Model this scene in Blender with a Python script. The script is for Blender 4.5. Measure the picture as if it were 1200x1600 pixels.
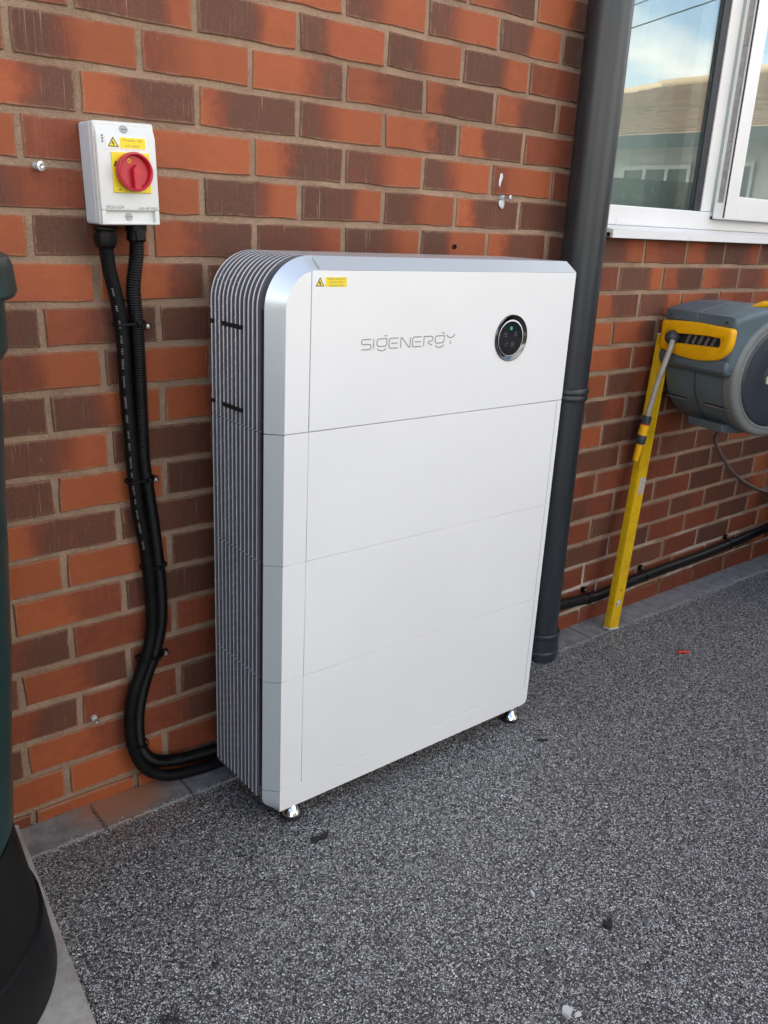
import bpy, bmesh, math, random
from mathutils import Vector, Matrix

random.seed(7)
R = math.radians
sc = bpy.context.scene
for o in list(bpy.data.objects):
    bpy.data.objects.remove(o)
COL = sc.collection

# ---------------------------------------------------------------- camera
CAM = Vector((-0.5017, -1.5945, 1.2027))
yaw, pitch, roll = 0.6937, -0.3275, 0.0471
fwd = Vector((math.sin(yaw)*math.cos(pitch), math.cos(yaw)*math.cos(pitch), math.sin(pitch)))
rt = fwd.cross(Vector((0, 0, 1))).normalized()
up = rt.cross(fwd)
r2 = math.cos(roll)*rt + math.sin(roll)*up
u2 = -math.sin(roll)*rt + math.cos(roll)*up
cam = bpy.data.cameras.new('camera')
cam.sensor_fit = 'VERTICAL'
cam.sensor_height = 32.0
cam.sensor_width = 24.0
cam.lens = 1335.0/1600*32
cam.clip_start = 0.02
cam.clip_end = 800
camo = bpy.data.objects.new('camera', cam)
COL.objects.link(camo)
m = Matrix.Identity(4)
for i in range(3):
    m[i][0], m[i][1], m[i][2], m[i][3] = r2[i], u2[i], -fwd[i], CAM[i]
camo.matrix_world = m
sc.camera = camo

# ---------------------------------------------------------------- sky, sun, exposure
SUN_EL, SUN_AZ = R(46), R(-40)          # the sun stands behind the house (azimuth from +Y towards +X)
w = bpy.data.worlds.new('World')
sc.world = w
w.use_nodes = True
nt = w.node_tree
nt.nodes.clear()
out = nt.nodes.new('ShaderNodeOutputWorld')
bg = nt.nodes.new('ShaderNodeBackground')
bg.inputs[1].default_value = 0.12
sky = nt.nodes.new('ShaderNodeTexSky')
sky.sky_type = 'NISHITA'
sky.sun_disc = False
sky.sun_elevation = SUN_EL
sky.sun_rotation = SUN_AZ
sky.air_density = 1.0
sky.dust_density = 1.2
tc = nt.nodes.new('ShaderNodeTexCoord')
sep = nt.nodes.new('ShaderNodeSeparateXYZ')
nt.links.new(tc.outputs['Generated'], sep.inputs[0])
def wm(op, a, b=None):
    n = nt.nodes.new('ShaderNodeMath'); n.operation = op
    for i, v in enumerate((a, b)):
        if v is None: continue
        if isinstance(v, (int, float)): n.inputs[i].default_value = v
        else: nt.links.new(v, n.inputs[i])
    return n.outputs[0]
zz = wm('ADD', wm('MAXIMUM', sep.outputs[2], 0.0), 0.18)
cmb = nt.nodes.new('ShaderNodeCombineXYZ')
nt.links.new(wm('DIVIDE', sep.outputs[0], zz), cmb.inputs[0])
nt.links.new(wm('DIVIDE', sep.outputs[1], zz), cmb.inputs[1])
no = nt.nodes.new('ShaderNodeTexNoise')
no.inputs['Scale'].default_value = 0.75
no.inputs['Detail'].default_value = 6
no.inputs['Roughness'].default_value = 0.55
cmap = nt.nodes.new('ShaderNodeMapping')
cmap.inputs[1].default_value = (6.3, -2.2, 0)
nt.links.new(cmb.outputs[0], cmap.inputs[0])
nt.links.new(cmap.outputs[0], no.inputs['Vector'])
rp = nt.nodes.new('ShaderNodeValToRGB')
rp.color_ramp.elements[0].position = 0.39
rp.color_ramp.elements[1].position = 0.55
nt.links.new(wm('SUBTRACT', no.outputs['Fac'], wm('MULTIPLY', wm('MAXIMUM', sep.outputs[2], 0.0), 0.16)), rp.inputs[0])
mx = nt.nodes.new('ShaderNodeMix'); mx.data_type = 'RGBA'
nt.links.new(rp.outputs[0], mx.inputs['Factor'])
nt.links.new(sky.outputs[0], mx.inputs['A'])
mx.inputs['B'].default_value = (9.4, 8.75, 7.9, 1)
nt.links.new(mx.outputs['Result'], bg.inputs[0])
nt.links.new(bg.outputs[0], out.inputs[0])

sl = bpy.data.lights.new('sun', 'SUN')
sl.energy = 3.5
sl.angle = R(0.53)
sl.color = (1.0, 0.95, 0.87)
so = bpy.data.objects.new('sun', sl)
COL.objects.link(so)
sd = Vector((math.sin(SUN_AZ)*math.cos(SUN_EL), math.cos(SUN_AZ)*math.cos(SUN_EL), math.sin(SUN_EL)))
so.rotation_euler = sd.to_track_quat('Z', 'Y').to_euler()
so.location = (0, 0, 12)

sc.view_settings.view_transform = 'Standard'
sc.view_settings.look = 'None'
sc.view_settings.exposure = 2.0
sc.view_settings.gamma = 1.0
sc.view_settings.use_white_balance = True        # the camera balanced for open shade
sc.view_settings.white_balance_temperature = 7150
sc.view_settings.white_balance_tint = 10
sc.view_settings.use_curve_mapping = False
sc.render.engine = 'CYCLES'
sc.cycles.max_bounces = 6
sc.cycles.diffuse_bounces = 3
sc.cycles.glossy_bounces = 3
sc.cycles.transparent_max_bounces = 8

# ---------------------------------------------------------------- material helpers
class NT:
    def __init__(s, name):
        s.m = bpy.data.materials.new(name); s.m.use_nodes = True
        s.t = s.m.node_tree; s.p = s.t.nodes['Principled BSDF']; s.out = s.t.nodes['Material Output']
    def n(s, typ, **kw):
        x = s.t.nodes.new(typ)
        for k, v in kw.items(): setattr(x, k, v)
        return x
    def l(s, a, b): s.t.links.new(a, b)
    def setv(s, sock, v):
        if isinstance(v, (int, float)): sock.default_value = v
        elif isinstance(v, (tuple, list)): sock.default_value = (*v, 1)[:len(sock.default_value)]
        else: s.l(v, sock)
    def math(s, op, a, b=None, c=None, clamp=False):
        x = s.n('ShaderNodeMath', operation=op); x.use_clamp = clamp
        for i, v in enumerate((a, b, c)):
            if v is not None: s.setv(x.inputs[i], v)
        return x.outputs[0]
    def mix(s, f, a, b, blend='MIX'):
        x = s.n('ShaderNodeMix', data_type='RGBA', blend_type=blend)
        s.setv(x.inputs['Factor'], f); s.setv(x.inputs['A'], a); s.setv(x.inputs['B'], b)
        return x.outputs['Result']
    def coord(s, kind='Object'): return s.n('ShaderNodeTexCoord').outputs[kind]
    def mapping(s, vec, scale=(1, 1, 1), loc=(0, 0, 0)):
        x = s.n('ShaderNodeMapping'); s.l(vec, x.inputs[0])
        if isinstance(loc, tuple): x.inputs[1].default_value = loc
        else: s.l(loc, x.inputs[1])
        x.inputs[3].default_value = scale; return x.outputs[0]
    def noise(s, vec, scale, detail=4, rough=0.5, col=False):
        x = s.n('ShaderNodeTexNoise'); s.l(vec, x.inputs['Vector'])
        x.inputs['Scale'].default_value = scale; x.inputs['Detail'].default_value = detail
        x.inputs['Roughness'].default_value = rough
        return x.outputs['Color' if col else 'Fac']
    def ramp(s, f, a, b, ca=(0, 0, 0), cb=(1, 1, 1)):
        x = s.n('ShaderNodeMapRange'); x.interpolation_type = 'SMOOTHSTEP'
        s.setv(x.inputs[0], f); s.setv(x.inputs[1], a); s.setv(x.inputs[2], b)
        return x.outputs[0]
    def bump(s, h, strength=0.3, dist=0.002):
        x = s.n('ShaderNodeBump'); x.inputs['Strength'].default_value = strength
        x.inputs['Distance'].default_value = dist; s.l(h, x.inputs['Height'])
        s.l(x.outputs[0], s.p.inputs['Normal']); return x.outputs[0]
    def base(s, c): s.setv(s.p.inputs['Base Color'], c)
    def rough(s, v): s.setv(s.p.inputs['Roughness'], v)

def plain(name, col, rough=0.5, metal=0.0, var=0.12, scale=18, bump=0.0, bscale=300, spec=0.5, coat=0.0):
    """a plain surface with slight uneven tone, uneven gloss and optional fine relief"""
    k = NT(name)
    pos = k.coord('Object')
    n1 = k.noise(pos, scale, 5, 0.6)
    f = k.ramp(n1, 0.3, 0.7)
    dark = tuple(c*(1-var) for c in col); lite = tuple(min(1, c*(1+var*0.6)) for c in col)
    k.base(k.mix(f, dark, lite))
    k.rough(k.math('ADD', k.math('MULTIPLY', k.noise(pos, scale*2.3, 3), 0.14), rough-0.07))
    k.p.inputs['Metallic'].default_value = metal
    k.p.inputs['Specular IOR Level'].default_value = spec
    k.p.inputs['Coat Weight'].default_value = coat
    if bump: k.bump(k.noise(pos, bscale, 3), bump, 0.001)
    return k.m

M = {}
# -- brick: tone runs from orange to dark along each brick
def brick_mat(name, stuff=False):
    k = NT(name)
    if stuff:
        at = k.n('ShaderNodeAttribute'); at.attribute_name = 'tone'
        sepc = k.n('ShaderNodeSeparateColor'); k.l(at.outputs['Color'], sepc.inputs[0])
        ua = k.n('ShaderNodeAttribute'); ua.attribute_name = 'along'
        u = ua.outputs['Fac']; seed = at.outputs['Alpha']
    else:
        oi = k.n('ShaderNodeObjectInfo')
        sepc = k.n('ShaderNodeSeparateColor'); k.l(oi.outputs['Color'], sepc.inputs[0])
        sx = k.n('ShaderNodeSeparateXYZ'); k.l(k.coord('Generated'), sx.inputs[0])
        u = sx.outputs[0]; seed = oi.outputs['Random']
    geo = k.n('ShaderNodeNewGeometry')
    sp = k.n('ShaderNodeSeparateXYZ'); k.l(geo.outputs['Position'], sp.inputs[0])
    off = k.n('ShaderNodeCombineXYZ'); k.l(k.math('MULTIPLY', seed, 37.0), off.inputs[0])
    k.l(k.math('MULTIPLY', seed, 11.0), off.inputs[2])
    pos = k.n('ShaderNodeVectorMath', operation='ADD'); k.l(geo.outputs['Position'], pos.inputs[0]); k.l(off.outputs[0], pos.inputs[1])
    pos = pos.outputs[0]
    soft = k.noise(k.mapping(pos, (10, 10, 9)), 1.0, 3)
    blot = k.noise(k.mapping(pos, (34, 34, 46)), 1.0, 5, 0.62)
    drag = k.noise(k.mapping(pos, (230, 230, 9)), 1.0, 3, 0.65)          # vertical drag marks
    edge = k.math('ADD', u, k.math('ADD', k.math('MULTIPLY', k.math('SUBTRACT', soft, 0.5), 0.42), k.math('MULTIPLY', k.math('SUBTRACT', blot, 0.5), 0.16)))
    wid = k.math('ADD', 0.08, k.math('MULTIPLY', k.math('FRACT', k.math('MULTIPLY', seed, 13.7)), 0.18))
    b = sepc.outputs[2]
    t = k.ramp(edge, k.math('SUBTRACT', b, wid), k.math('ADD', b, wid))
    tone = k.math('ADD', k.math('MULTIPLY', sepc.outputs[0], k.math('SUBTRACT', 1.0, t)), k.math('MULTIPLY', sepc.outputs[1], t))
    tone = k.math('ADD', tone, k.math('MULTIPLY', k.math('SUBTRACT', soft, 0.5), 0.30))
    tone = k.math('ADD', tone, k.math('MULTIPLY', k.math('SUBTRACT', blot, 0.48), 0.50))
    tone = k.math('ADD', tone, k.math('MULTIPLY', k.math('MULTIPLY', k.math('SUBTRACT', drag, 0.5), 0.9), k.ramp(tone, 0.15, 0.7)))
    cr = k.n('ShaderNodeValToRGB'); e = cr.color_ramp.elements
    e[0].position = 0.0; e[0].color = (0.325, 0.075, 0.023, 1)
    e[1].position = 1.0; e[1].color = (0.094, 0.033, 0.019, 1)
    x = e.new(0.5); x.color = (0.185, 0.038, 0.015, 1)
    k.l(tone, cr.inputs[0])
    col = cr.outputs[0]
    fine = k.noise(pos, 420, 3, 0.7)
    col = k.mix(k.math('MULTIPLY', k.ramp(fine, 0.45, 0.8), 0.26), col, (0.40, 0.19, 0.10))
    # salts and mortar smears left on the face
    s1 = k.ramp(k.noise(k.mapping(pos, (26, 26, 16)), 1.0, 6, 0.75), 0.58, 0.76)
    s2 = k.ramp(k.noise(k.mapping(pos, (150, 150, 40)), 1.0, 3, 0.7), 0.5, 0.75)
    col = k.mix(k.math('MULTIPLY', k.math('MULTIPLY', s1, s2), 0.75), col, (0.56, 0.42, 0.33))
    scr = k.ramp(k.noise(k.mapping(pos, (420, 420, 7)), 1.0, 2, 0.6), 0.60, 0.72)
    scr = k.math('MULTIPLY', scr, k.math('MULTIPLY', k.ramp(tone, 0.3, 0.8), k.ramp(k.noise(k.mapping(pos, (14, 14, 14)), 1.0, 2), 0.45, 0.65)))
    col = k.mix(k.math('MULTIPLY', scr, 0.55), col, (0.40, 0.27, 0.20))
    pits = k.ramp(k.noise(pos, 160, 2, 0.5), 0.72, 0.80)
    col = k.mix(k.math('MULTIPLY', pits, 0.5), col, (0.06, 0.025, 0.015))
    # mortar dragged over the arrises
    if not stuff:
        eu = k.math('MINIMUM', u, k.math('SUBTRACT', 1.0, u)); ev = k.math('MINIMUM', sx.outputs[2], k.math('SUBTRACT', 1.0, sx.outputs[2]))
        ed = k.math('MINIMUM', k.math('MULTIPLY', eu, 3.1), ev)
        sm_ = k.ramp(k.math('ADD', ed, k.math('MULTIPLY', k.noise(pos, 48, 4, 0.7), -0.20)), -0.01, -0.10)
        col = k.mix(k.math('MULTIPLY', sm_, 0.55), col, (0.30, 0.19, 0.12))
    hue = k.n('ShaderNodeHueSaturation'); k.l(col, hue.inputs['Color'])
    k.l(k.math('ADD', k.math('MULTIPLY', k.math('FRACT', k.math('MULTIPLY', seed, 7.3)), 0.30), 0.85), hue.inputs['Value'])
    hue.inputs['Saturation'].default_value = 1.0
    k.base(hue.outputs[0])
    k.rough(k.math('ADD', k.math('MULTIPLY', fine, 0.25), 0.52))
    k.p.inputs['Specular IOR Level'].default_value = 0.4
    h = k.math('ADD', k.math('MULTIPLY', k.noise(pos, 62, 4, 0.6), 1.1), k.math('MULTIPLY', fine, 0.5))
    h = k.math('ADD', h, k.math('ADD', k.math('MULTIPLY', drag, 0.25), k.math('MULTIPLY', pits, -1.0)))
    k.bump(h, 0.55, 0.0016)
    return k.m
M['brick'] = brick_mat('brick_face')
M['brick_far'] = brick_mat('brick_face_joined', True)

def mortar_mat():
    k = NT('mortar')
    g = k.n('ShaderNodeNewGeometry').outputs['Position']
    a = k.noise(g, 4.5, 6, 0.72); b = k.noise(g, 160, 5, 0.75); c = k.noise(g, 600, 2)
    col = k.mix(k.ramp(a, 0.3, 0.7), (0.29, 0.185, 0.122), (0.45, 0.305, 0.210))
    col = k.mix(k.math('MULTIPLY', k.ramp(b, 0.5, 0.8), 0.5), col, (0.58, 0.45, 0.35))
    col = k.mix(k.math('MULTIPLY', k.ramp(c, 0.58, 0.7), 0.6), col, (0.10, 0.06, 0.04))  # shade in the small mortar holes painted as dark specks
    # pale lime bloom along the damp lowest courses
    sp = k.n('ShaderNodeSeparateXYZ'); k.l(g, sp.inputs[0])
    low = k.math('MULTIPLY', k.ramp(sp.outputs[2], 0.26, 0.05), k.ramp(sp.outputs[0], 1.2, 1.7))
    blo = k.math('MULTIPLY', low, k.ramp(k.noise(g, 5, 4, 0.6), 0.42, 0.6))
    col = k.mix(k.math('MULTIPLY', blo, 0.75), col, (0.72, 0.62, 0.54))
    k.base(col); k.rough(0.9)
    k.bump(k.math('ADD', k.math('ADD', b, k.math('MULTIPLY', k.noise(g, 40, 3), 1.2)), k.math('MULTIPLY', c, 0.4)), 0.9, 0.005)
    return k.m
M['mortar'] = mortar_mat()

def gravel_mat():
    """resin-bound gravel: 3 to 5 mm stones, each with its own grey and its own tilt, dark resin between"""
    k = NT('resin_gravel')
    g = k.n('ShaderNodeNewGeometry').outputs['Position']
    warp = k.n('ShaderNodeVectorMath', operation='MULTIPLY_ADD')
    k.l(k.noise(g, 140, 2, 0.5, True), warp.inputs[0]); warp.inputs[1].default_value = (0.006, 0.006, 0.0); k.l(g, warp.inputs[2])
    wv = k.mapping(warp.outputs[0], (1, 1, 0.0))
    v = k.n('ShaderNodeTexVoronoi'); v.inputs['Scale'].default_value = 258; k.l(wv, v.inputs['Vector'])
    v2 = k.n('ShaderNodeTexVoronoi', feature='DISTANCE_TO_EDGE'); v2.inputs['Scale'].default_value = 258; k.l(wv, v2.inputs['Vector'])
    sc_ = k.n('ShaderNodeSeparateColor'); k.l(v.outputs['Color'], sc_.inputs[0])
    cr = k.n('ShaderNodeValToRGB'); e = cr.color_ramp.elements
    e[0].position = 0; e[0].color = (0.060, 0.060, 0.057, 1)
    e[1].position = 1; e[1].color = (0.84, 0.83, 0.79, 1)
    for p, c in ((0.22, 0.21), (0.52, 0.44), (0.80, 0.68)):
        x = e.new(p); x.color = (c, c*0.99, c*0.935, 1)
    k.l(sc_.outputs[0], cr.inputs[0])
    gap = k.ramp(v2.outputs['Distance'], 0.02, 0.22)
    col = k.mix(gap, (0.016, 0.016, 0.016), cr.outputs[0])
    big = k.noise(g, 2.2, 4, 0.6)
    col = k.mix(k.math('MULTIPLY', k.ramp(big, 0.42, 0.72), 0.16), col, (0.16, 0.16, 0.155))
    # spilt dark spots and a faint dusting of brick by the wall
    st = None
    for (x, y, r) in ((0.037, -0.543, 0.013), (-0.01, -0.515, 0.007), (-0.075, -0.60, 0.030), (-0.06, -0.66, 0.022), (0.21, -0.33, 0.010), (0.03, -0.49, 0.006), (0.09, -0.46, 0.006), (0.72, -1.0, 0.008), (1.30, -0.72, 0.006)):
        d = k.n('ShaderNodeVectorMath', operation='DISTANCE'); k.l(k.mapping(g, (1, 1, 0)), d.inputs[0]); d.inputs[1].default_value = (x, y, 0)
        f = k.math('SUBTRACT', 1.0, k.math('DIVIDE', d.outputs['Value'], r))
        st = f if st is None else k.math('MAXIMUM', st, f)
    spot = k.ramp(k.math('ADD', st, k.math('MULTIPLY', k.math('SUBTRACT', k.noise(g, 70, 4, 0.7), 0.5), 2.2)), 0.05, 0.5)
    col = k.mix(k.math('MULTIPLY', spot, 0.7), col, (0.008, 0.008, 0.009))
    sp = k.n('ShaderNodeSeparateXYZ'); k.l(g, sp.inputs[0])
    dust = k.math('MULTIPLY', k.ramp(sp.outputs[1], -0.24, -0.09), k.math('MULTIPLY', k.ramp(sp.outputs[0], 0.42, 0.12), k.ramp(sp.outputs[0], -0.12, 0.06)))
    dust = k.math('MULTIPLY', dust, k.ramp(k.noise(g, 28, 4, 0.6), 0.3, 0.65))
    col = k.mix(k.math('MULTIPLY', dust, 0.45), col, (0.20, 0.085, 0.04))
    k.base(col)
    k.rough(k.math('ADD', k.math('MULTIPLY', sc_.outputs[1], 0.4), 0.18))
    # each stone has its own tilt, and rounds off towards the resin
    dot = k.n('ShaderNodeVectorMath', operation='DOT_PRODUCT')
    dl = k.n('ShaderNodeVectorMath', operation='SUBTRACT'); k.l(k.mapping(wv, (258, 258, 0)), dl.inputs[0]); k.l(k.mapping(v.outputs['Position'], (258, 258, 0)), dl.inputs[1])
    tl = k.n('ShaderNodeVectorMath', operation='SUBTRACT'); k.l(v.outputs['Color'], tl.inputs[0]); tl.inputs[1].default_value = (0.5, 0.5, 0.5)
    k.l(dl.outputs[0], dot.inputs[0]); k.l(tl.outputs[0], dot.inputs[1])
    h = k.math('ADD', k.math('MULTIPLY', gap, 0.5), k.math('MULTIPLY', dot.outputs['Value'], 0.9))
    h = k.math('ADD', h, k.math('MULTIPLY', sc_.outputs[2], 0.4))
    k.bump(h, 0.9, 0.0022)
    return k.m
M['gravel'] = gravel_mat()

def paver_mat():
    k = NT('block_paver')
    g = k.n('ShaderNodeNewGeometry').outputs['Position']
    oi = k.n('ShaderNodeObjectInfo')
    a = k.noise(g, 30, 5, 0.65); b = k.noise(g, 500, 3, 0.7)
    col = k.mix(k.ramp(a, 0.3, 0.7), (0.165, 0.158, 0.148), (0.27, 0.26, 0.245))
    col = k.mix(k.math('MULTIPLY', k.ramp(b, 0.55, 0.75), 0.5), col, (0.26, 0.255, 0.245))
    sp = k.n('ShaderNodeSeparateXYZ'); k.l(g, sp.inputs[0])
    # drilled brick dust lying below the isolator
    dd = k.n('ShaderNodeVectorMath', operation='DISTANCE'); k.l(k.mapping(g, (1.0, 1.5, 0)), dd.inputs[0]); dd.inputs[1].default_value = (0.085, -0.045, 0)
    dust = k.ramp(k.math('ADD', dd.outputs['Value'], k.math('MULTIPLY', k.noise(g, 24, 4, 0.6), 0.11)), 0.20, 0.10)
    col = k.mix(k.math('MULTIPLY', dust, 0.9), col, (0.36, 0.155, 0.075))
    k.base(col); k.rough(0.85)
    k.bump(k.math('ADD', k.math('MULTIPLY', a, 0.4), b), 0.4, 0.0015)
    return k.m
M['paver'] = paver_mat()

def concrete_mat(name, c0, c1):
    k = NT(name)
    g = k.n('ShaderNodeNewGeometry').outputs['Position']
    a = k.noise(g, 9, 6, 0.7); b = k.noise(g, 260, 4, 0.7); s = k.noise(g, 33, 4, 0.7)
    col = k.mix(k.ramp(a, 0.35, 0.65), c0, c1)
    col = k.mix(k.math('MULTIPLY', k.ramp(s, 0.55, 0.75), 0.5), col, tuple(x*0.5 for x in c0))
    col = k.mix(k.math('MULTIPLY', k.ramp(b, 0.6, 0.8), 0.4), col, tuple(x*0.6 for x in c0))
    k.base(col); k.rough(0.85); k.bump(k.math('ADD', b, s), 0.5, 0.002)
    return k.m
M['concrete'] = concrete_mat('concrete_slab', (0.33, 0.295, 0.25), (0.48, 0.45, 0.40))
M['road'] = concrete_mat('far_ground', (0.20, 0.20, 0.19), (0.28, 0.27, 0.26))

M['white'] = plain('white_powder_coat', (0.78, 0.785, 0.78), 0.38, 0, 0.025, 3, 0.04, 1600)
def silver_mat():
    k = NT('satin_silver'); k.base((0.70, 0.765, 0.785)); k.rough(0.33); k.p.inputs['Metallic'].default_value = 0.55
    return k.m
M['silver'] = silver_mat()
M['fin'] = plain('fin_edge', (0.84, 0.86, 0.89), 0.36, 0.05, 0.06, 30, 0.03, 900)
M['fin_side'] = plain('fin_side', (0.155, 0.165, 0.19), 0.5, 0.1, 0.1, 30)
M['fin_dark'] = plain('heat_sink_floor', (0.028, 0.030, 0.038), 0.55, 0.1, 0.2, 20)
M['shadow_gap'] = plain('black_gap', (0.012, 0.012, 0.013), 0.7)
M['logo'] = plain('logo_grey', (0.27, 0.28, 0.285), 0.35, 0.5, 0.05)
M['black_gloss'] = plain('black_gloss', (0.010, 0.011, 0.016), 0.10, 0, 0.2, 10, 0, 1, 0.6)
M['chrome'] = plain('chrome', (0.80, 0.80, 0.80), 0.12, 1.0, 0.04)
M['dark_chrome'] = plain('dark_chrome', (0.11, 0.112, 0.115), 0.10, 1.0, 0.05)
M['rubber'] = plain('black_rubber', (0.016, 0.016, 0.017), 0.6, 0, 0.2, 30)
M['icon'] = plain('icon_grey', (0.13, 0.135, 0.145), 0.5)
M['cable'] = plain('cable_sheath', (0.006, 0.006, 0.0065), 0.48, 0, 0.25, 40, 0.05, 400, 0.2)
M['conduit'] = plain('corrugated_conduit', (0.005, 0.005, 0.0055), 0.42, 0, 0.2, 40, 0, 1, 0.22)
M['print'] = plain('grey_print', (0.16, 0.16, 0.16), 0.6)
M['iso_white'] = plain('isolator_plastic', (0.70, 0.715, 0.70), 0.42, 0, 0.03, 12, 0.06, 900)
M['iso_skylit'] = plain('isolator_base_plastic', (0.56, 0.63, 0.69), 0.45, 0, 0.03, 12, 0.06, 900)  # blue cast of the sky on the box sides is put into this colour
M['red'] = plain('red_plastic', (0.52, 0.012, 0.030), 0.32, 0, 0.08, 30)
M['yellow'] = plain('yellow_plate', (0.86, 0.66, 0.02), 0.45, 0, 0.04, 30)
M['sticker'] = plain('white_sticker', (0.80, 0.81, 0.80), 0.4, 0, 0.02)
M['black_ink'] = plain('black_ink', (0.03, 0.03, 0.03), 0.6)
M['grey_ink'] = plain('grey_ink', (0.16, 0.165, 0.17), 0.6)
M['screw'] = plain('zinc_screw', (0.62, 0.62, 0.60), 0.28, 0.9, 0.1, 200)
M['plug_grey'] = plain('grey_wall_plug', (0.42, 0.44, 0.46), 0.5)
M['sealant'] = plain('sealant', (0.62, 0.64, 0.66), 0.45, 0, 0.1, 60)
M['hole'] = plain('drilled_hole', (0.01, 0.008, 0.007), 0.9)

def pipe_mat():
    k = NT('black_pvc_pipe')
    g = k.n('ShaderNodeNewGeometry').outputs['Position']
    a = k.noise(k.mapping(g, (30, 30, 3)), 1.0, 5, 0.7); d = k.noise(g, 90, 3, 0.6)
    col = k.mix(k.ramp(a, 0.35, 0.75), (0.013, 0.018, 0.0235), (0.026, 0.032, 0.038))
    col = k.mix(k.math('MULTIPLY', k.ramp(d, 0.68, 0.74), 0.7), col, (0.004, 0.004, 0.004))
    k.base(col); k.rough(k.math('ADD', k.math('MULTIPLY', a, 0.22), 0.26))
    k.bump(k.noise(g, 200, 3), 0.06, 0.001)
    return k.m
M['pipe'] = pipe_mat()
M['upvc'] = plain('white_upvc', (0.80, 0.80, 0.795), 0.30, 0, 0.03, 5, 0.02, 600)
M['gasket'] = plain('dark_gasket', (0.020, 0.024, 0.032), 0.45)
M['spacer'] = plain('spacer_bar', (0.30, 0.31, 0.31), 0.4, 0.6)
M['lock_metal'] = plain('lock_strip_metal', (0.36, 0.36, 0.35), 0.38, 0.8, 0.15, 60)
M['blind'] = plain('blind_fabric', (0.58, 0.60, 0.58), 0.8, 0, 0.06, 20)
M['room'] = plain('room_wall', (0.42, 0.40, 0.37), 0.8)

def glass_mat():
    k = NT('window_glass')
    k.t.nodes.remove(k.p)
    lw = k.n('ShaderNodeLayerWeight'); lw.inputs[0].default_value = 0.5
    fr = k.n('ShaderNodeMath', operation='MULTIPLY_ADD'); k.l(k.math('POWER', lw.outputs['Facing'], 4.0), fr.inputs[0]); fr.inputs[1].default_value = 0.82; fr.inputs[2].default_value = 0.13
    tr = k.n('ShaderNodeBsdfTransparent'); tr.inputs[0].default_value = (0.80, 0.86, 0.84, 1)
    gl = k.n('ShaderNodeBsdfGlossy'); gl.inputs['Roughness'].default_value = 0.0; gl.inputs[0].default_value = (0.96, 0.98, 1.0, 1)
    g = k.n('ShaderNodeNewGeometry').outputs['Position']
    b = k.n('ShaderNodeBump'); b.inputs['Strength'].default_value = 0.003; b.inputs['Distance'].default_value = 0.05
    k.l(k.noise(g, 3.5, 2), b.inputs['Height']); k.l(b.outputs[0], gl.inputs['Normal'])
    mx = k.n('ShaderNodeMixShader'); k.l(fr.outputs[0], mx.inputs[0]); k.l(tr.outputs[0], mx.inputs[1]); k.l(gl.outputs[0], mx.inputs[2])
    k.l(mx.outputs[0], k.out.inputs[0])
    return k.m
M['glass'] = glass_mat()

M['reel_body'] = plain('reel_grey_plastic', (0.085, 0.122, 0.145), 0.45, 0, 0.10, 14, 0.08, 700)
M['reel_rim'] = plain('reel_rim_grey', (0.155, 0.165, 0.160), 0.5, 0, 0.10, 14, 0.08, 700)
M['reel_disc'] = plain('reel_dark_cover', (0.022, 0.030, 0.042), 0.42, 0, 0.12, 14, 0.06, 700)
M['reel_yellow'] = plain('reel_yellow_plastic', (0.82, 0.41, 0.004), 0.42, 0, 0.05, 20, 0.05, 700)
M['reel_handle'] = plain('reel_pale_lever', (0.50, 0.49, 0.33), 0.5)
M['hose'] = plain('hose_beige', (0.36, 0.33, 0.27), 0.42, 0, 0.12, 40)
M['hose_dark'] = plain('dark_stopper', (0.035, 0.040, 0.045), 0.5, 0, 0.15, 40)
M['hose_brown'] = plain('supply_hose', (0.13, 0.085, 0.075), 0.4, 0, 0.15, 40)
M['coil'] = plain('coiled_hose', (0.10, 0.095, 0.085), 0.5, 0, 0.2, 40)

def level_mat():
    k = NT('worn_yellow_paint')
    g = k.coord('Object')
    a = k.noise(g, 45, 5, 0.7); b = k.noise(g, 190, 4, 0.7)
    col = k.mix(k.ramp(a, 0.3, 0.7), (0.60, 0.345, 0.006), (0.74, 0.45, 0.008))
    dirt = k.math('MULTIPLY', k.ramp(b, 0.54, 0.66), k.ramp(k.noise(g, 12, 3), 0.40, 0.62))
    col = k.mix(k.math('MULTIPLY', dirt, 0.75), col, (0.10, 0.07, 0.02))
    k.base(col); k.rough(0.45); k.bump(b, 0.15, 0.0008)
    return k.m
M['level'] = level_mat()
M['level_cap'] = plain('grey_end_cap', (0.55, 0.55, 0.53), 0.5, 0, 0.2, 60)
M['vial'] = plain('vial_clear', (0.50, 0.42, 0.36), 0.15, 0, 0.2, 80)
M['butt_green'] = plain('dark_green_plastic', (0.005, 0.034, 0.033), 0.33, 0, 0.12, 8, 0.05, 200, 0.5)
M['butt_black'] = plain('black_stand_plastic', (0.004, 0.004, 0.0045), 0.45, 0, 0.15, 12, 0.08, 300, 0.3)
M['debris_red'] = plain('red_plug', (0.62, 0.035, 0.02), 0.4)
M['debris_white'] = plain('pale_chip', (0.66, 0.66, 0.64), 0.6)
M['roof_tile'] = plain('brown_roof_tile', (0.25, 0.16, 0.11), 0.8, 0, 0.3, 3.0)
M['ridge_tile'] = plain('ridge_tile', (0.52, 0.40, 0.26), 0.8)
M['render_white'] = plain('white_render', (0.76, 0.76, 0.73), 0.85, 0, 0.08, 2)
M['dark_glass'] = plain('far_window_glass', (0.03, 0.035, 0.04), 0.1)
M['leaf'] = plain('hedge_leaf', (0.035, 0.050, 0.030), 0.6, 0, 0.5, 5)
M['wood'] = plain('pole_wood', (0.12, 0.09, 0.07), 0.8)
M['house_roof'] = plain('slate_roof', (0.09, 0.085, 0.085), 0.8, 0, 0.2, 2)

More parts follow.
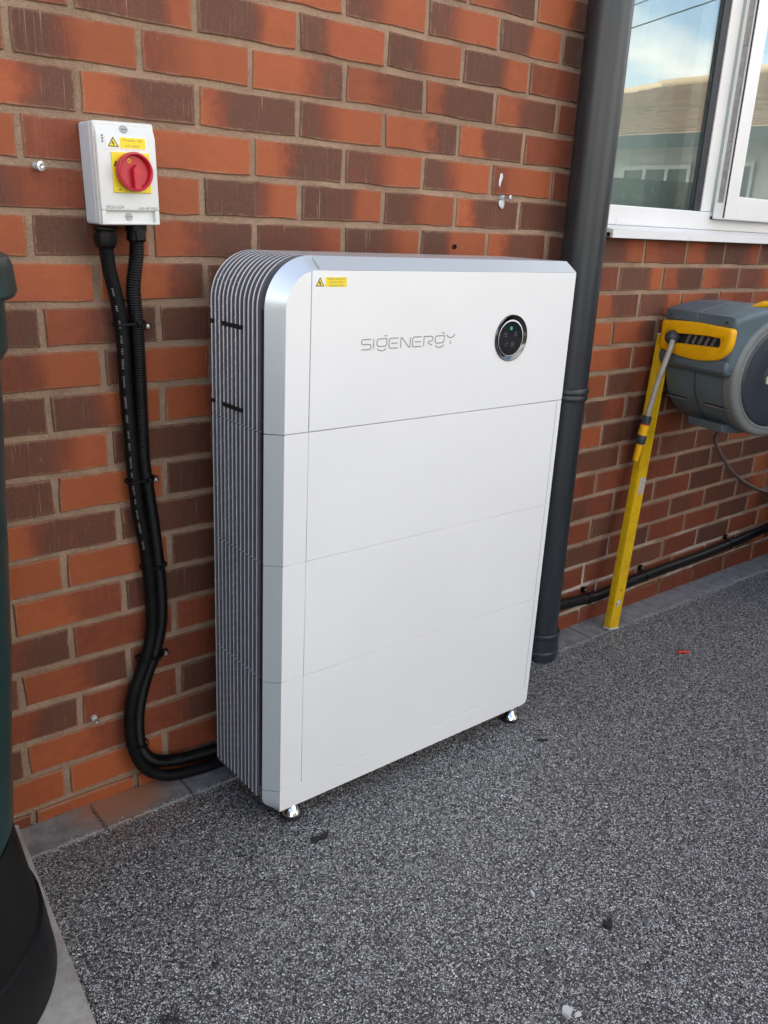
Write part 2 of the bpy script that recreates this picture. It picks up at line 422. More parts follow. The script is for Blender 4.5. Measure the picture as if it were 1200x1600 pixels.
def emit(name, col, s):
    k = NT(name); k.base(col); k.p.inputs['Emission Color'].default_value = (*col, 1); k.p.inputs['Emission Strength'].default_value = s
    return k.m
M['led'] = emit('green_led', (0.02, 0.20, 0.085), 0.25)

# ---------------------------------------------------------------- object helpers
def tag(o, label=None, cat=None, group=None, kind=None):
    if label: o['label'] = label
    if cat: o['category'] = cat
    if group: o['group'] = group
    if kind: o['kind'] = kind
    return o

def empty(name, loc=(0, 0, 0)):
    o = bpy.data.objects.new(name, None); COL.objects.link(o); o.location = loc
    o.empty_display_size = 0.05
    return o

def root_of(p):
    while p is not None and p.parent is not None: p = p.parent
    return p

def link(name, me, mat=None, parent=None, smooth=False, angle=None, flat=0.0):
    """link a mesh whose vertices are in world space; they are moved into the space of the thing's root"""
    o = bpy.data.objects.new(name, me); COL.objects.link(o)
    if parent is not None:
        o.parent = parent
        me.transform(Matrix.Translation(-root_of(parent).location))
    if mat is not None and len(me.materials) == 0: me.materials.append(mat)
    if smooth:
        me.polygons.foreach_set('use_smooth', [True]*len(me.polygons))
        if angle:
            me.set_sharp_from_angle(angle=R(angle))
        big = max((p.area for p in me.polygons), default=0.0)
        for p in me.polygons:                       # flat sides stay truly flat, only the small bevels are rounded
            if len(p.vertices) > 4 or (flat and p.area > big*flat): p.use_smooth = False
    me.update()
    return o

def mesh(name, verts, faces, mat=None, parent=None, smooth=False, angle=None):
    me = bpy.data.meshes.new(name); me.from_pydata([tuple(v) for v in verts], [], faces)
    bm = bmesh.new(); bm.from_mesh(me); bmesh.ops.recalc_face_normals(bm, faces=bm.faces); bm.to_mesh(me); bm.free()
    return link(name, me, mat, parent, smooth, angle)

def from_bm(name, bm, mat=None, parent=None, smooth=False, angle=None, flat=0.0):
    bmesh.ops.recalc_face_normals(bm, faces=bm.faces)
    me = bpy.data.meshes.new(name); bm.to_mesh(me); bm.free()
    return link(name, me, mat, parent, smooth, angle, flat)

def bm_box(bm, x0, x1, y0, y1, z0, z1, bev=0, seg=2, mat4=None):
    b = bmesh.new()
    bmesh.ops.create_cube(b, size=1)
    for v in b.verts:
        v.co = Vector(((x0+x1)/2+v.co.x*(x1-x0), (y0+y1)/2+v.co.y*(y1-y0), (z0+z1)/2+v.co.z*(z1-z0)))
    if bev: bmesh.ops.bevel(b, geom=list(b.edges), offset=bev, segments=seg, affect='EDGES', profile=0.6)
    if mat4 is not None: bmesh.ops.transform(b, matrix=mat4, verts=b.verts)
    t = bpy.data.meshes.new('t'); b.to_mesh(t); b.free(); bm.from_mesh(t); bpy.data.meshes.remove(t)

def box(name, x0, x1, y0, y1, z0, z1, mat, parent=None, bev=0, seg=2, mat4=None, smooth=True):
    bm = bmesh.new(); bm_box(bm, x0, x1, y0, y1, z0, z1, bev, seg, mat4)
    bm.faces.ensure_lookup_table()
    ar = sorted((f.calc_area() for f in bm.faces), reverse=True)
    return from_bm(name, bm, mat, parent, smooth and bev > 0, 40, (ar[5]*0.999/ar[0]) if len(ar) > 6 else 0.0)

def catmull(pts, n=8):
    pts = [Vector(p) for p in pts]; q = [2*pts[0]-pts[1]]+pts+[2*pts[-1]-pts[-2]]; res = []
    for i in range(1, len(q)-2):
        for j in range(n):
            t = j/n; a, b, c, d = q[i-1:i+3]
            res.append(0.5*((2*b)+(c-a)*t+(2*a-5*b+4*c-d)*t*t+(3*b-a-3*c+d)*t**3))
    res.append(pts[-1]); return res

def resample(pts, step):
    out_ = [pts[0]]; acc = 0.0
    for a, b in zip(pts, pts[1:]):
        L = (b-a).length; d = step-acc
        while d <= L and L > 0:
            out_.append(a.lerp(b, d/L)); d += step
        acc = L-(d-step)
    return out_

def tube_data(pts, rad, seg=12):
    verts, faces = [], []
    n = len(pts); ref = None
    for i, p in enumerate(pts):
        t = (pts[min(i+1, n-1)]-pts[max(i-1, 0)]).normalized()
        if ref is None:
            ref = t.cross(Vector((0, -1, 0.01))).normalized() if abs(t.y) < 0.9 else t.cross(Vector((1, 0, 0))).normalized()
        s = (ref-t*ref.dot(t)).normalized(); ref = s; c = t.cross(s)
        r = rad(i) if callable(rad) else rad
        for j in range(seg):
            a = 2*math.pi*j/seg; verts.append(p+(s*math.cos(a)+c*math.sin(a))*r)
    for i in range(n-1):
        for j in range(seg):
            k = (j+1) % seg; faces.append((i*seg+j, i*seg+k, (i+1)*seg+k, (i+1)*seg+j))
    faces.append(tuple(range(seg-1, -1, -1))); faces.append(tuple((n-1)*seg+j for j in range(seg)))
    return verts, faces

def tube(name, pts, rad, mat, parent=None, seg=12, angle=50):
    v, f = tube_data([Vector(p) for p in pts], rad, seg); return mesh(name, v, f, mat, parent, True, angle)

def lathe(name, prof, center, axis, mat, parent=None, seg=40, angle=35, ax2=None):
    """prof: (radius, height along axis)"""
    axis = Vector(axis).normalized(); c = Vector(center)
    s = axis.cross(Vector((0, 0, 1)))
    if s.length < 0.1: s = Vector((1, 0, 0))
    s.normalize(); t = axis.cross(s)
    verts, faces = [], []
    for r, h in prof:
        for j in range(seg):
            a = 2*math.pi*j/seg; verts.append(c+axis*h+(s*math.cos(a)+t*math.sin(a))*r)
    for i in range(len(prof)-1):
        for j in range(seg):
            k = (j+1) % seg; faces.append((i*seg+j, i*seg+k, (i+1)*seg+k, (i+1)*seg+j))
    if prof[0][0] > 1e-5: faces.append(tuple(range(seg-1, -1, -1)))
    if prof[-1][0] > 1e-5: faces.append(tuple((len(prof)-1)*seg+j for j in range(seg)))
    return mesh(name, verts, faces, mat, parent, True, angle)

def prism(name, poly, tf, t0, t1, mat, parent=None, bev=0, seg=2, angle=35):
    """poly of (a, b); tf(a, b, t) -> world point; extruded from t0 to t1"""
    bm = bmesh.new()
    lo = [bm.verts.new(tf(a, b, t0)) for a, b in poly]; hi = [bm.verts.new(tf(a, b, t1)) for a, b in poly]
    n = len(poly)
    bm.faces.new(lo[::-1]); bm.faces.new(hi)
    for i in range(n): bm.faces.new((lo[i], lo[(i+1) % n], hi[(i+1) % n], hi[i]))
    bmesh.ops.recalc_face_normals(bm, faces=bm.faces)
    if bev:
        caps = [e for e in bm.edges if (e.verts[0] in hi and e.verts[1] in hi) or (e.verts[0] in lo and e.verts[1] in lo)]
        bmesh.ops.bevel(bm, geom=caps, offset=bev, segments=seg, affect='EDGES', profile=0.6)
    return from_bm(name, bm, mat, parent, True, angle)

def strokes(name, lines, width, tf, mat, parent, thick=0.0006):
    """flat raised strokes: polylines of (a, b) with mitred joints"""
    bm = bmesh.new()
    for ln in lines:
        p = [Vector((a, b)) for a, b in ln]; L, Rr = [], []
        for i in range(len(p)):
            d1 = (p[i]-p[i-1]).normalized() if i else None
            d2 = (p[i+1]-p[i]).normalized() if i < len(p)-1 else None
            d = ((d1 or d2)+(d2 or d1)).normalized(); nrm = Vector((-d.y, d.x))
            k = 1/max(0.5, abs(d.dot(d1 or d2)))
            L.append(p[i]+nrm*width/2*k); Rr.append(p[i]-nrm*width/2*k)
        for h in (0.0, thick):
            vl = [bm.verts.new(tf(a.x, a.y, h)) for a in L]; vr = [bm.verts.new(tf(a.x, a.y, h)) for a in Rr]
            if h == 0.0: l0, r0 = vl, vr
        for i in range(len(p)-1):
            bm.faces.new((vl[i], vl[i+1], vr[i+1], vr[i]))
            bm.faces.new((l0[i], l0[i+1], vl[i+1], vl[i])); bm.faces.new((r0[i], r0[i+1], vr[i+1], vr[i]))
    return from_bm(name, bm, mat, parent)

def text(name, body, size, tf, mat, parent, align='CENTER', bold=0.0):
    cu = bpy.data.curves.new(name, 'FONT'); cu.body = body; cu.size = size; cu.align_x = align; cu.align_y = 'CENTER'
    cu.resolution_u = 2; cu.offset = bold
    o = bpy.data.objects.new('tmp', cu); COL.objects.link(o)
    dg = bpy.context.evaluated_depsgraph_get()
    me = bpy.data.meshes.new_from_object(o.evaluated_get(dg))
    bpy.data.objects.remove(o); me.name = name
    for v in me.vertices: v.co = tf(v.co.x, v.co.y, 0.0)
    me.materials.clear()
    return link(name, me, mat, parent)

def gz(x): return -0.0370-0.0137*x          # the drive falls gently to the right

# ================================================================ SETTING: ground
def sheet(name, x0, x1, y0, y1, dz, mat, sub=1):
    v = [(x, y, gz(x)+dz) for x, y in ((x0, y0), (x1, y0), (x1, y1), (x0, y1))]
    return tag(mesh(name, v, [(0, 1, 2, 3)], mat), kind='structure')
sheet('ground', -160, 160, -160, 160, -0.10, M['road'])
drv = sheet('driveway', -7, 9, -4.6, 0.02, 0.0, M['gravel'])

# edging of small block pavers along the foot of the wall
edg = mesh('paver_edging', [(x, y, gz(x)-0.02) for x, y in ((-0.4, -0.104), (3.7, -0.104), (3.7, 0.01), (-0.4, 0.01))], [(0, 1, 2, 3)], M['shadow_gap'])
tag(edg, kind='structure')
bm = bmesh.new(); bm_box(bm, -0.0992, 0.0992, -0.0495, 0.0495, -0.05, 0, 0.0028, 1)
pme = bpy.data.meshes.new('paver'); bm.to_mesh(pme); bm.free(); pme.materials.append(M['paver'])
for k in range(-1, 17):
    x = 0.02+0.2033*k+0.1017
    p = bpy.data.objects.new('paver', pme); COL.objects.link(p); p.parent = edg
    p.location = (x, -0.0515+random.uniform(-.001, .001), gz(x)+0.0055+random.uniform(-.0012, .0012))
    p.rotation_euler = (R(random.uniform(-.4, .4)), 0.0137+R(random.uniform(-.3, .3)), R(random.uniform(-.5, .5)))

# ================================================================ HOUSE
S = 1.06
OFF = [-0.0194, -0.0096, -0.0181, -0.005, -0.0128, -0.0019, -0.0072, 0.0056, -0.0045, 0.0061, 0.0005, 0.0057, 0.0069, 0.01, 0.0089,
       0.0134, 0.0126, 0.0184, 0.008, -0.0176]
CH = 0.0795
BM = 0.22476
def perp(r, k):
    o = OFF[r] if 0 <= r < 20 else (-0.015 if r < 0 else 0.01)
    return BM*k+S*((0.1125 if r % 2 == 0 else 0)+o)
WX0, WX1, WZ0, WZ1 = 1.56, 3.26, 1.1935, 2.40          # window opening
house = empty('brick_house', (0, 0, 0))
tag(house, 'house with red-orange and dark brown brick wall, white window and grey roof', 'house')
def wall_mesh():
    v, f = [], []
    def q(*p):
        n = len(v); v.extend(p); f.append((n, n+1, n+2, n+3))
    X0, X1, Z0, Z1, Y = -6.0, 8.0, -0.3, 5.3, 0.0045
    for x0, x1, z0, z1 in ((X0, WX0, Z0, Z1), (WX1, X1, Z0, Z1), (WX0, WX1, Z0, WZ0), (WX0, WX1, WZ1, Z1)):
        q((x0, Y, z0), (x1, Y, z0), (x1, Y, z1), (x0, Y, z1))
        q((x0, .26, z0), (x0, .26, z1), (x1, .26, z1), (x1, .26, z0))
    for x in (WX0, WX1): q((x, Y, WZ0), (x, .26, WZ0), (x, .26, WZ1), (x, Y, WZ1))
    for z in (WZ0, WZ1): q((WX0, Y, z), (WX1, Y, z), (WX1, .26, z), (WX0, .26, z))
    for x in (X0, X1): q((x, Y, Z0), (x, .26, Z0), (x, .26, Z1), (x, Y, Z1))
    q((X0, Y, Z1), (X1, Y, Z1), (X1, .26, Z1), (X0, .26, Z1))
    me = bpy.data.meshes.new('wall'); me.from_pydata(v, [], f)
    return link('wall', me, M['mortar'], house)
wall = wall_mesh()

# brick tones read off the photograph: O orange, M red-brown, D dark; two letters change along the brick at the given per cent
TONES = {
 -2: (4, 'OD50 OD60 M'), -1: (1, 'MO40 O DO40 DO35 DO45 DO55 M'),
 0: (-1, 'M DO80 DO60 DO30 DO45 DO60 M'), 1: (-1, 'M DO40 MO35 OD68 OD45 OD25 OD35 M'),
 2: (-1, 'OD55 OD35 OD20 DO35 OD60 OD35 M'), 3: (-1, 'O M O OD30 DO50 DO40 MO25 MO50'),
 4: (-1, 'DM40 MO50 DO62 DO65 DO45 OD30 D'), 5: (-1, 'O DO60 OD40 DO72 DO60 DO40 OD25 D DO55 OM35 OD50 DO65 D'),
 6: (-1, 'O OD72 D O M OD50 M DM60 DO70 OD40 OD45 DO70 M'), 7: (-1, 'D OD40 D O M D O OD60 OD40 DO60 OD50 OM50 OM50'),
 8: (-1, 'MO45 DO20 O D M O O DO50 OD72 M D M'), 9: (-1, 'D DO45 OD55 O M D O OD60 OM60 M D M'),
 10: (-1, 'DO62 D M O O D O O DM60 M D M'), 11: (-1, 'D O D M O D O OM50 DM50 D M D'),
 12: (-1, 'OD25 D M M O D O MO40 D M D M'), 13: (-1, 'O O D M D O M O D M D D'),
 14: (-2, 'M OM45 D M M O D O OM50 M M D D'), 15: (-1, 'MD55 M MD50 D M O M D DM40 M M D D'),
 16: (-2, 'D OD62 M M D O M M M DM50 M DM60 D'), 17: (-1, 'MD60 M D M D M O DO40 D MD50 M M D'),
 18: (-2, 'D OM60 MD60 M O D M M DM50 M D M D M'), 19: (-1, 'O O M M D O M OM50 M M M M M'),
 20: (-2, 'M O OM50 M O M M M M M M M M M M')}
TV = {'O': 0.06, 'M': 0.5, 'D': 0.95}
def tone_of(r, k):
    if r in TONES:
        k0, s = TONES[r]; s = s.split()
        if 0 <= k-k0 < len(s):
            c = s[k-k0]; a = c[0]; b = c[1] if len(c) > 1 and c[1].isalpha() else a
            pos = int(c[-2:])/100 if c[-1].isdigit() else 0.5
            j = random.uniform(-.09, .09)
            return (max(0, TV[a]+j), max(0, TV[b]+random.uniform(-.09, .09)), pos)
    a, b = random.choice(('OD', 'DO', 'OO', 'DD', 'MM', 'DO', 'OD'))
    return (TV[a], TV[b], random.uniform(.3, .7))

def project(p):
    d = Vector(p)-CAM; z = d.dot(fwd)
    if z <= 0.05: return None
    return 600+1335*d.dot(r2)/z, 800-1335*d.dot(u2)/z
def seen(x0, x1, z0, z1):
    q = [project((x, 0, z)) for x in (x0, x1) for z in (z0, z1)]
    if any(p is None for p in q): return False
    xs = [p[0] for p in q]; ys = [p[1] for p in q]
    if max(xs) < -15 or min(xs) > 1215 or max(ys) < -15 or min(ys) > 1615: return False
    xc, yc = sum(xs)/4, sum(ys)/4
    if 480 < min(xs) and max(xs) < 822 and 430 < min(ys): return False      # behind the storage unit
    if 350 < min(xs) and max(xs) < 822 and 440 < min(ys) < 1050: return False
    return True

BL, BH = 0.2128, 0.0680
def brick_mesh(seed, length):
    rn = random.Random(seed)
    hx, hz = length/2, BH/2
    ring = []
    for x, z in ((-1, -1), (-.45, -1), (.1, -1), (.6, -1), (1, -1), (1, 0.1), (1, 1), (.5, 1), (-.1, 1), (-.55, 1), (-1, 1), (-1, -.1)):
        c = abs(x) == 1 and abs(z) == 1
        ring.append((x*hx+rn.uniform(-.0024, .0014)*(1.5 if c and rn.random() < .3 else .8)*(1 if x >= 0 else -1), z*hz+rn.uniform(-.0022, .0013)*(1 if z >= 0 else -1)))
    n = len(ring); v = []
    ins = 0.0016
    for x, z in ring: v.append((x-ins*(1 if x > 0 else -1)*(abs(x) > hx*.9), 0.0, z-ins*(1 if z > 0 else -1)*(abs(z) > hz*.8)))
    for x, z in ring: v.append((x, 0.0018, z))
    for x, z in ring: v.append((x, 0.012, z))
    f = [tuple(range(n))]
    for i in range(n):
        j = (i+1) % n
        f.append((i, n+i, n+j, j)); f.append((n+i, 2*n+i, 2*n+j, n+j))
    me = bpy.data.meshes.new('brick'); me.from_pydata(v, [], f); me.materials.append(M['brick'])
    bm_ = bmesh.new(); bm_.from_mesh(me); bmesh.ops.recalc_face_normals(bm_, faces=bm_.faces); bm_.to_mesh(me); bm_.free()
    return me
VAR = [brick_mesh(s, BL) for s in range(16)]
CUT = {}
far_v, far_f, far_t, far_u = [], [], [], []
n_brick = 0
for r in range(-48, 23):
    z0 = (19-r)*CH; zc = z0+CH/2
    for k in range(-27, 36):
        x0 = perp(r, k)+0.0059; x1 = perp(r, k+1)-0.0059
        if x1 < -5.9 or x0 > 7.9: continue
        if zc > WZ0 and zc < WZ1:                      # brickwork stops at the window opening
            if x0 > WX0-0.03 and x1 < WX1+0.03: continue
            if x0 < WX0 < x1: x1 = WX0-0.001
            if x0 < WX1 < x1: x0 = WX1+0.001
            if x1-x0 < 0.03: continue
        L = x1-x0; xc = (x0+x1)/2
        t = tone_of(r, k)
        if seen(x0, x1, zc-.034, zc+.034) and n_brick < 300:
            if abs(L-BL) < 0.004: me = VAR[random.randrange(16)]
            else:
                key = round(L, 3)
                if key not in CUT: CUT[key] = brick_mesh(int(L*1e4), L)
                me = CUT[key]
            b = bpy.data.objects.new('brick', me); COL.objects.link(b); b.parent = wall
            b.location = (xc, random.uniform(-.0014, .0010) - (0.004 if r >= 20 else 0), zc+random.uniform(-.0008, .0008))
            b.rotation_euler = (R(random.uniform(-.35, .35)), R(random.uniform(-.25, .25)), R(random.uniform(-.3, .3)))
            b.color = (*t, 1.0); n_brick += 1
        else:
            n = len(far_v); h = BH/2; y = random.uniform(-.001, .001)
            far_v += [(x0+.002, y, zc-h+.002), (x1-.002, y, zc-h+.002), (x1-.002, y, zc+h-.002), (x0+.002, y, zc+h-.002),
                      (x0, .012, zc-h), (x1, .012, zc-h), (x1, .012, zc+h), (x0, .012, zc+h)]
            far_f += [(n, n+1, n+2, n+3), (n, n+4, n+5, n+1), (n+1, n+5, n+6, n+2), (n+2, n+6, n+7, n+3), (n+3, n+7, n+4, n)]
            far_t += [(*t, random.random())]*8; far_u += [0, 1, 1, 0]*2
me = bpy.data.meshes.new('brickwork'); me.from_pydata(far_v, [], far_f)
a1 = me.attributes.new('tone', 'FLOAT_COLOR', 'POINT'); a1.data.foreach_set('color', [c for t in far_t for c in t])
a2 = me.attributes.new('along', 'FLOAT', 'POINT'); a2.data.foreach_set('value', [float(u) for u in far_u])
bw = link('brickwork', me, M['brick_far'], wall); tag(bw, kind='stuff')

# the rest of the house: the box and roof that keep the sun off this wall
box('side_wall', -6.0, -5.7, 0.27, 7, -0.3, 5.3, M['render_white'], house)
box('side_wall', 7.7, 8.0, 0.27, 7, -0.3, 5.3, M['render_white'], house)
box('back_wall', -6, 8, 7.01, 7.3, -0.3, 5.3, M['render_white'], house)
box('floor', -5.69, 7.69, 0.27, 7, 0.55, 0.65, M['room'], house)
box('ceiling', -5.69, 7.69, 0.27, 7, 2.75, 2.85, M['room'], house)
box('partition_wall', -5.69, 7.69, 3.4, 3.5, 0.66, 2.74, M['room'], house)
prism('roof', [(-0.35, 5.31), (7.65, 5.31), (7.65, 5.42), (3.65, 7.6), (-0.35, 5.42)], lambda a, b, t: (t, a, b), -6.3, 8.3, M['house_roof'], house)

# window: white frame with fixed light on the left, casement ajar on the right
win = box('window', WX0+.002, WX0+0.072, 0.03, 0.095, 1.2235, 2.395, M['upvc'], house, 0.003)
box('frame', WX1-0.072, WX1-.002, 0.03, 0.095, 1.2235, 2.395, M['upvc'], win, 0.003)
box('frame', WX0+0.0725, WX1-0.0725, 0.031, 0.094, 1.2235, 1.2785, M['upvc'], win, 0.003)
box('frame', WX0+0.0725, WX1-0.0725, 0.031, 0.094, 2.335, 2.394, M['upvc'], win, 0.003)
box('mullion', 2.112, 2.168, 0.0305, 0.0935, 1.279, 2.3345, M['upvc'], win, 0.003)
box('glazing_bead', 2.076, 2.1115, 0.034, 0.0425, 1.279, 2.3345, M['gasket'], win, 0.002)
box('spacer_bar', 2.069, 2.0755, 0.046, 0.050, 1.279, 2.3345, M['spacer'], win)
box('glazing_bead', WX0+0.0725, WX0+0.078, 0.034, 0.0425, 1.279, 2.3345, M['gasket'], win)
box('pane', WX0+0.0725, 2.1115, 0.0432, 0.0455, 1.279, 2.3345, M['glass'], win)
# sill with its projecting nose and stepped end
prism('sill', [(-0.038, 1.1885), (-0.038, 1.2105), (0.0295, 1.2230), (0.10, 1.2230), (0.10, 1.2045), (-0.028, 1.2015), (-0.028, 1.1885)],
      lambda a, b, t: (t, a, b), 1.578, WX1+0.03, M['upvc'], win, 0.0015)
prism('sill_end', [(-0.008, 1.2020), (-0.008, 1.2165), (0.0295, 1.2225), (0.10, 1.2225), (0.10, 1.2020)], lambda a, b, t: (t, a, b), 1.515, 1.5775, M['upvc'], win, 0.0015)
box('joint_line', WX0, WX1, 0.0285, 0.0302, 1.2205, 1.2232, M['gasket'], win)
# casement, hinged on its right side and standing a little open
hx, hy = 2.80, 0.035
sm = Matrix.Translation((hx, hy, 0)) @ Matrix.Rotation(R(1.75), 4, 'Z') @ Matrix.Translation((-hx, -hy, 0))
SX0, SX1, SZ0, SZ1, SY0, SY1 = 2.173, 2.80, 1.258, 2.36, 0.0, 0.045
sash = box('sash', SX0, SX0+0.072, SY0, SY1, SZ0, SZ1, M['upvc'], win, 0.004, 2, sm)
def sbox(n, a, b, c, d, e, f, mt, bev=0.0): return box(n, a, b, c, d, e, f, mt, win, bev, 2, sm)
sbox('sash_rail', SX0+0.0725, SX1-0.0725, SY0+.001, SY1-.001, SZ0, SZ0+0.072, M['upvc'], 0.004)
sbox('sash_rail', SX0+0.0725, SX1-0.0725, SY0+.001, SY1-.001, SZ1-0.072, SZ1, M['upvc'], 0.004)
sbox('sash', SX1-0.072, SX1, SY0, SY1, SZ0, SZ1, M['upvc'], 0.004)
sbox('pane', SX0+0.072, SX1-0.072, 0.010, 0.0125, SZ0+0.072, SZ1-0.072, M['glass'])
sbox('gasket', SX0-0.0018, SX0+0.0004, SY0+0.003, SY0+0.0075, SZ0+.004, SZ1-.004, M['gasket'])
sbox('lock_strip', SX0-0.0025, SX0+.0004, 0.014, 0.032, SZ0+.05, SZ1-.02, M['lock_metal'], 0.0006)
for zc, hh in ((1.345, .010), (1.395, .012), (1.50, .011), (1.535, .012), (1.63, .030), (1.77, .012)):
    sbox('lock_keep', SX0-0.0065, SX0-0.0024, 0.017, 0.029, zc-hh, zc+hh, M['lock_metal'], 0.001)
box('frame_gap', 2.1685, 2.78, 0.0262, 0.0312, 1.2570, 1.2660, M['gasket'], win)

# ================================================================ BLIND behind the fixed light
blind = empty('vertical_blind', (2.4, 0.2, 2.40))
tag(blind, 'pale vertical slat blind hanging inside behind the window glass', 'blind')
box('head_rail', 1.58, 3.24, 0.17, 0.21, 2.36, 2.40, M['upvc'], blind, 0.003)
for i in range(19):
    x = 1.61+i*0.087
    mm = Matrix.Translation((x, 0.19, 0)) @ Matrix.Rotation(R(random.choice((-34, -20, -8, -26))), 4, 'Z') @ Matrix.Translation((-x, -0.19, 0))
    box('slat', x-0.0445, x+0.0445, 0.1893, 0.1907, 1.235, 2.355, M['blind'], blind, 0, 1, mm)

# ================================================================ SOIL PIPE
px_, py_ = 1.412, -0.072
pipe = empty('drain_pipe', (px_, py_, gz(px_)))
tag(pipe, 'thick black plastic drain pipe running up the brick wall beside the white storage unit', 'pipe')
lathe('lower_pipe', [(0.0530, gz(px_)-0.03), (0.0530, 0.80)], (px_, py_, 0), (0, 0, 1), M['pipe'], pipe, 56)
lathe('upper_pipe', [(0.0535, 0.776), (0.0560, 0.777), (0.0560, 5.2)], (px_, py_, 0), (0, 0, 1), M['pipe'], pipe, 56)
lathe('collar', [(0.054, 0.752), (0.0575, 0.753), (0.0595, 0.757), (0.0595, 0.764), (0.0580, 0.767), (0.0580, 0.771), (0.0610, 0.775), (0.0612, 0.784), (0.0590, 0.788), (0.0555, 0.789)],
      (px_, py_, 0), (0, 0, 1), M['pipe'], pipe, 56)
lathe('base_socket', [(0.0575, gz(px_)-0.02), (0.0600, gz(px_)-0.005), (0.0600, -0.035), (0.0640, -0.032), (0.0640, -0.026), (0.0610, -0.022), (0.0600, 0.020), (0.0632, 0.024), (0.0632, 0.032), (0.0600, 0.036), (0.053, 0.037)],
      (px_, py_, 0), (0, 0, 1), M['pipe'], pipe, 56)
for z in (0.30, 2.6, 4.2):
    box('bracket', px_-0.022, px_+0.022, -0.02, 0.004, z-0.012, z+0.012, M['pipe'], pipe, 0.002)

# ================================================================ STORAGE UNIT
XL, XR, YB, YT, YF = 0.289, 1.090, -0.088, -0.285, -0.312
ZB, Z4, Z3, Z2, Z1, ZT = 0.004, 0.056, 0.314, 0.566, 0.824, 1.1380
FD = 0.026                            # depth of the heat-sink fins
XI, XP = XL+0.0270, 0.3695            # inner edge of the trim, joint between edge strip and main panel
ZI = 1.1145
RO, RI = 0.092, 0.066
unit = empty('energy_storage_unit', (0.70, -0.19, ZB))
unit.rotation_euler = (0, R(0.35), 0)
tag(unit, 'tall white energy storage cabinet with silver edges and finned side, standing on small feet', 'storage unit')
G = 0.0011
def arc(cx, cz, r, a0, a1, n=14): return [(cx+r*math.cos(a0+(a1-a0)*i/n), cz+r*math.sin(a0+(a1-a0)*i/n)) for i in range(n+1)]
def strip(name, outer, inner, y0, y1, mat, parent):
    """bevelled trim between an outer path at depth y0 and an inner path at depth y1, 5 mm deep behind"""
    n = len(outer); v = []
    for (x, z) in outer: v.append((x, y0, z))
    for (x, z) in inner: v.append((x, y1, z))
    for (x, z) in inner: v.append((x+.004, y1+.030, z))
    f = []
    for i in range(n-1):
        f.append((i, i+1, n+i+1, n+i)); f.append((n+i, n+i+1, 2*n+i+1, 2*n+i))
    f += [(0, n, 2*n), (n-1, 3*n-1, 2*n-1)]
    return mesh(name, v, f, mat, parent, True, 40)
def fin_path(z0, z1, top, off):
    if not top: return [(XL+off, z0), (XL+off, z1)]
    return [(XL+off, z0)]+arc(XL+RO, ZT-RO, RO-off, math.pi, math.pi/2, 16)+[(XP+.012, ZT-off)]
FY = [-0.0925-0.01530*i for i in range(12)]
def fin(parent, y, path_o, path_i, tk=0.0047):
    n = len(path_o); v = []
    for yy in (y-tk/2, y+tk/2):
        v += [(x, yy, z) for x, z in path_o]+[(x, yy, z) for x, z in path_i]
    f = []
    for i in range(n-1):
        f += [(i, i+1, n+i+1, n+i), (2*n+i, 3*n+i, 3*n+i+1, 2*n+i+1), (i, 2*n+i, 2*n+i+1, i+1)]
    f += [(0, n, 3*n, 2*n), (n-1, 3*n-1, 4*n-1, 2*n-1)]
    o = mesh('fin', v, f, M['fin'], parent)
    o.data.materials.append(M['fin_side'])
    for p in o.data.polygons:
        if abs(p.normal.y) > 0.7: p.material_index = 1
    return o
def nubs(parent, z0, z1, top):
    bm = bmesh.new()
    for g in range(6):
        y0, y1 = FY[g], FY[g+1]
        z = z0+0.012+0.020*((g*2) % 5)/5
        while z < z1-0.006:
            x = XL
            if top and z > ZT-RO: x = XL+RO-math.sqrt(max(0, RO*RO-(z-ZT+RO)**2))
            bm_box(bm, x+0.0015, x+0.010, y1+.0016, y1+.0062, z-.0022, z+.0022)
            z += 0.0205
    return from_bm('vent_ribs', bm, M['fin'], parent)
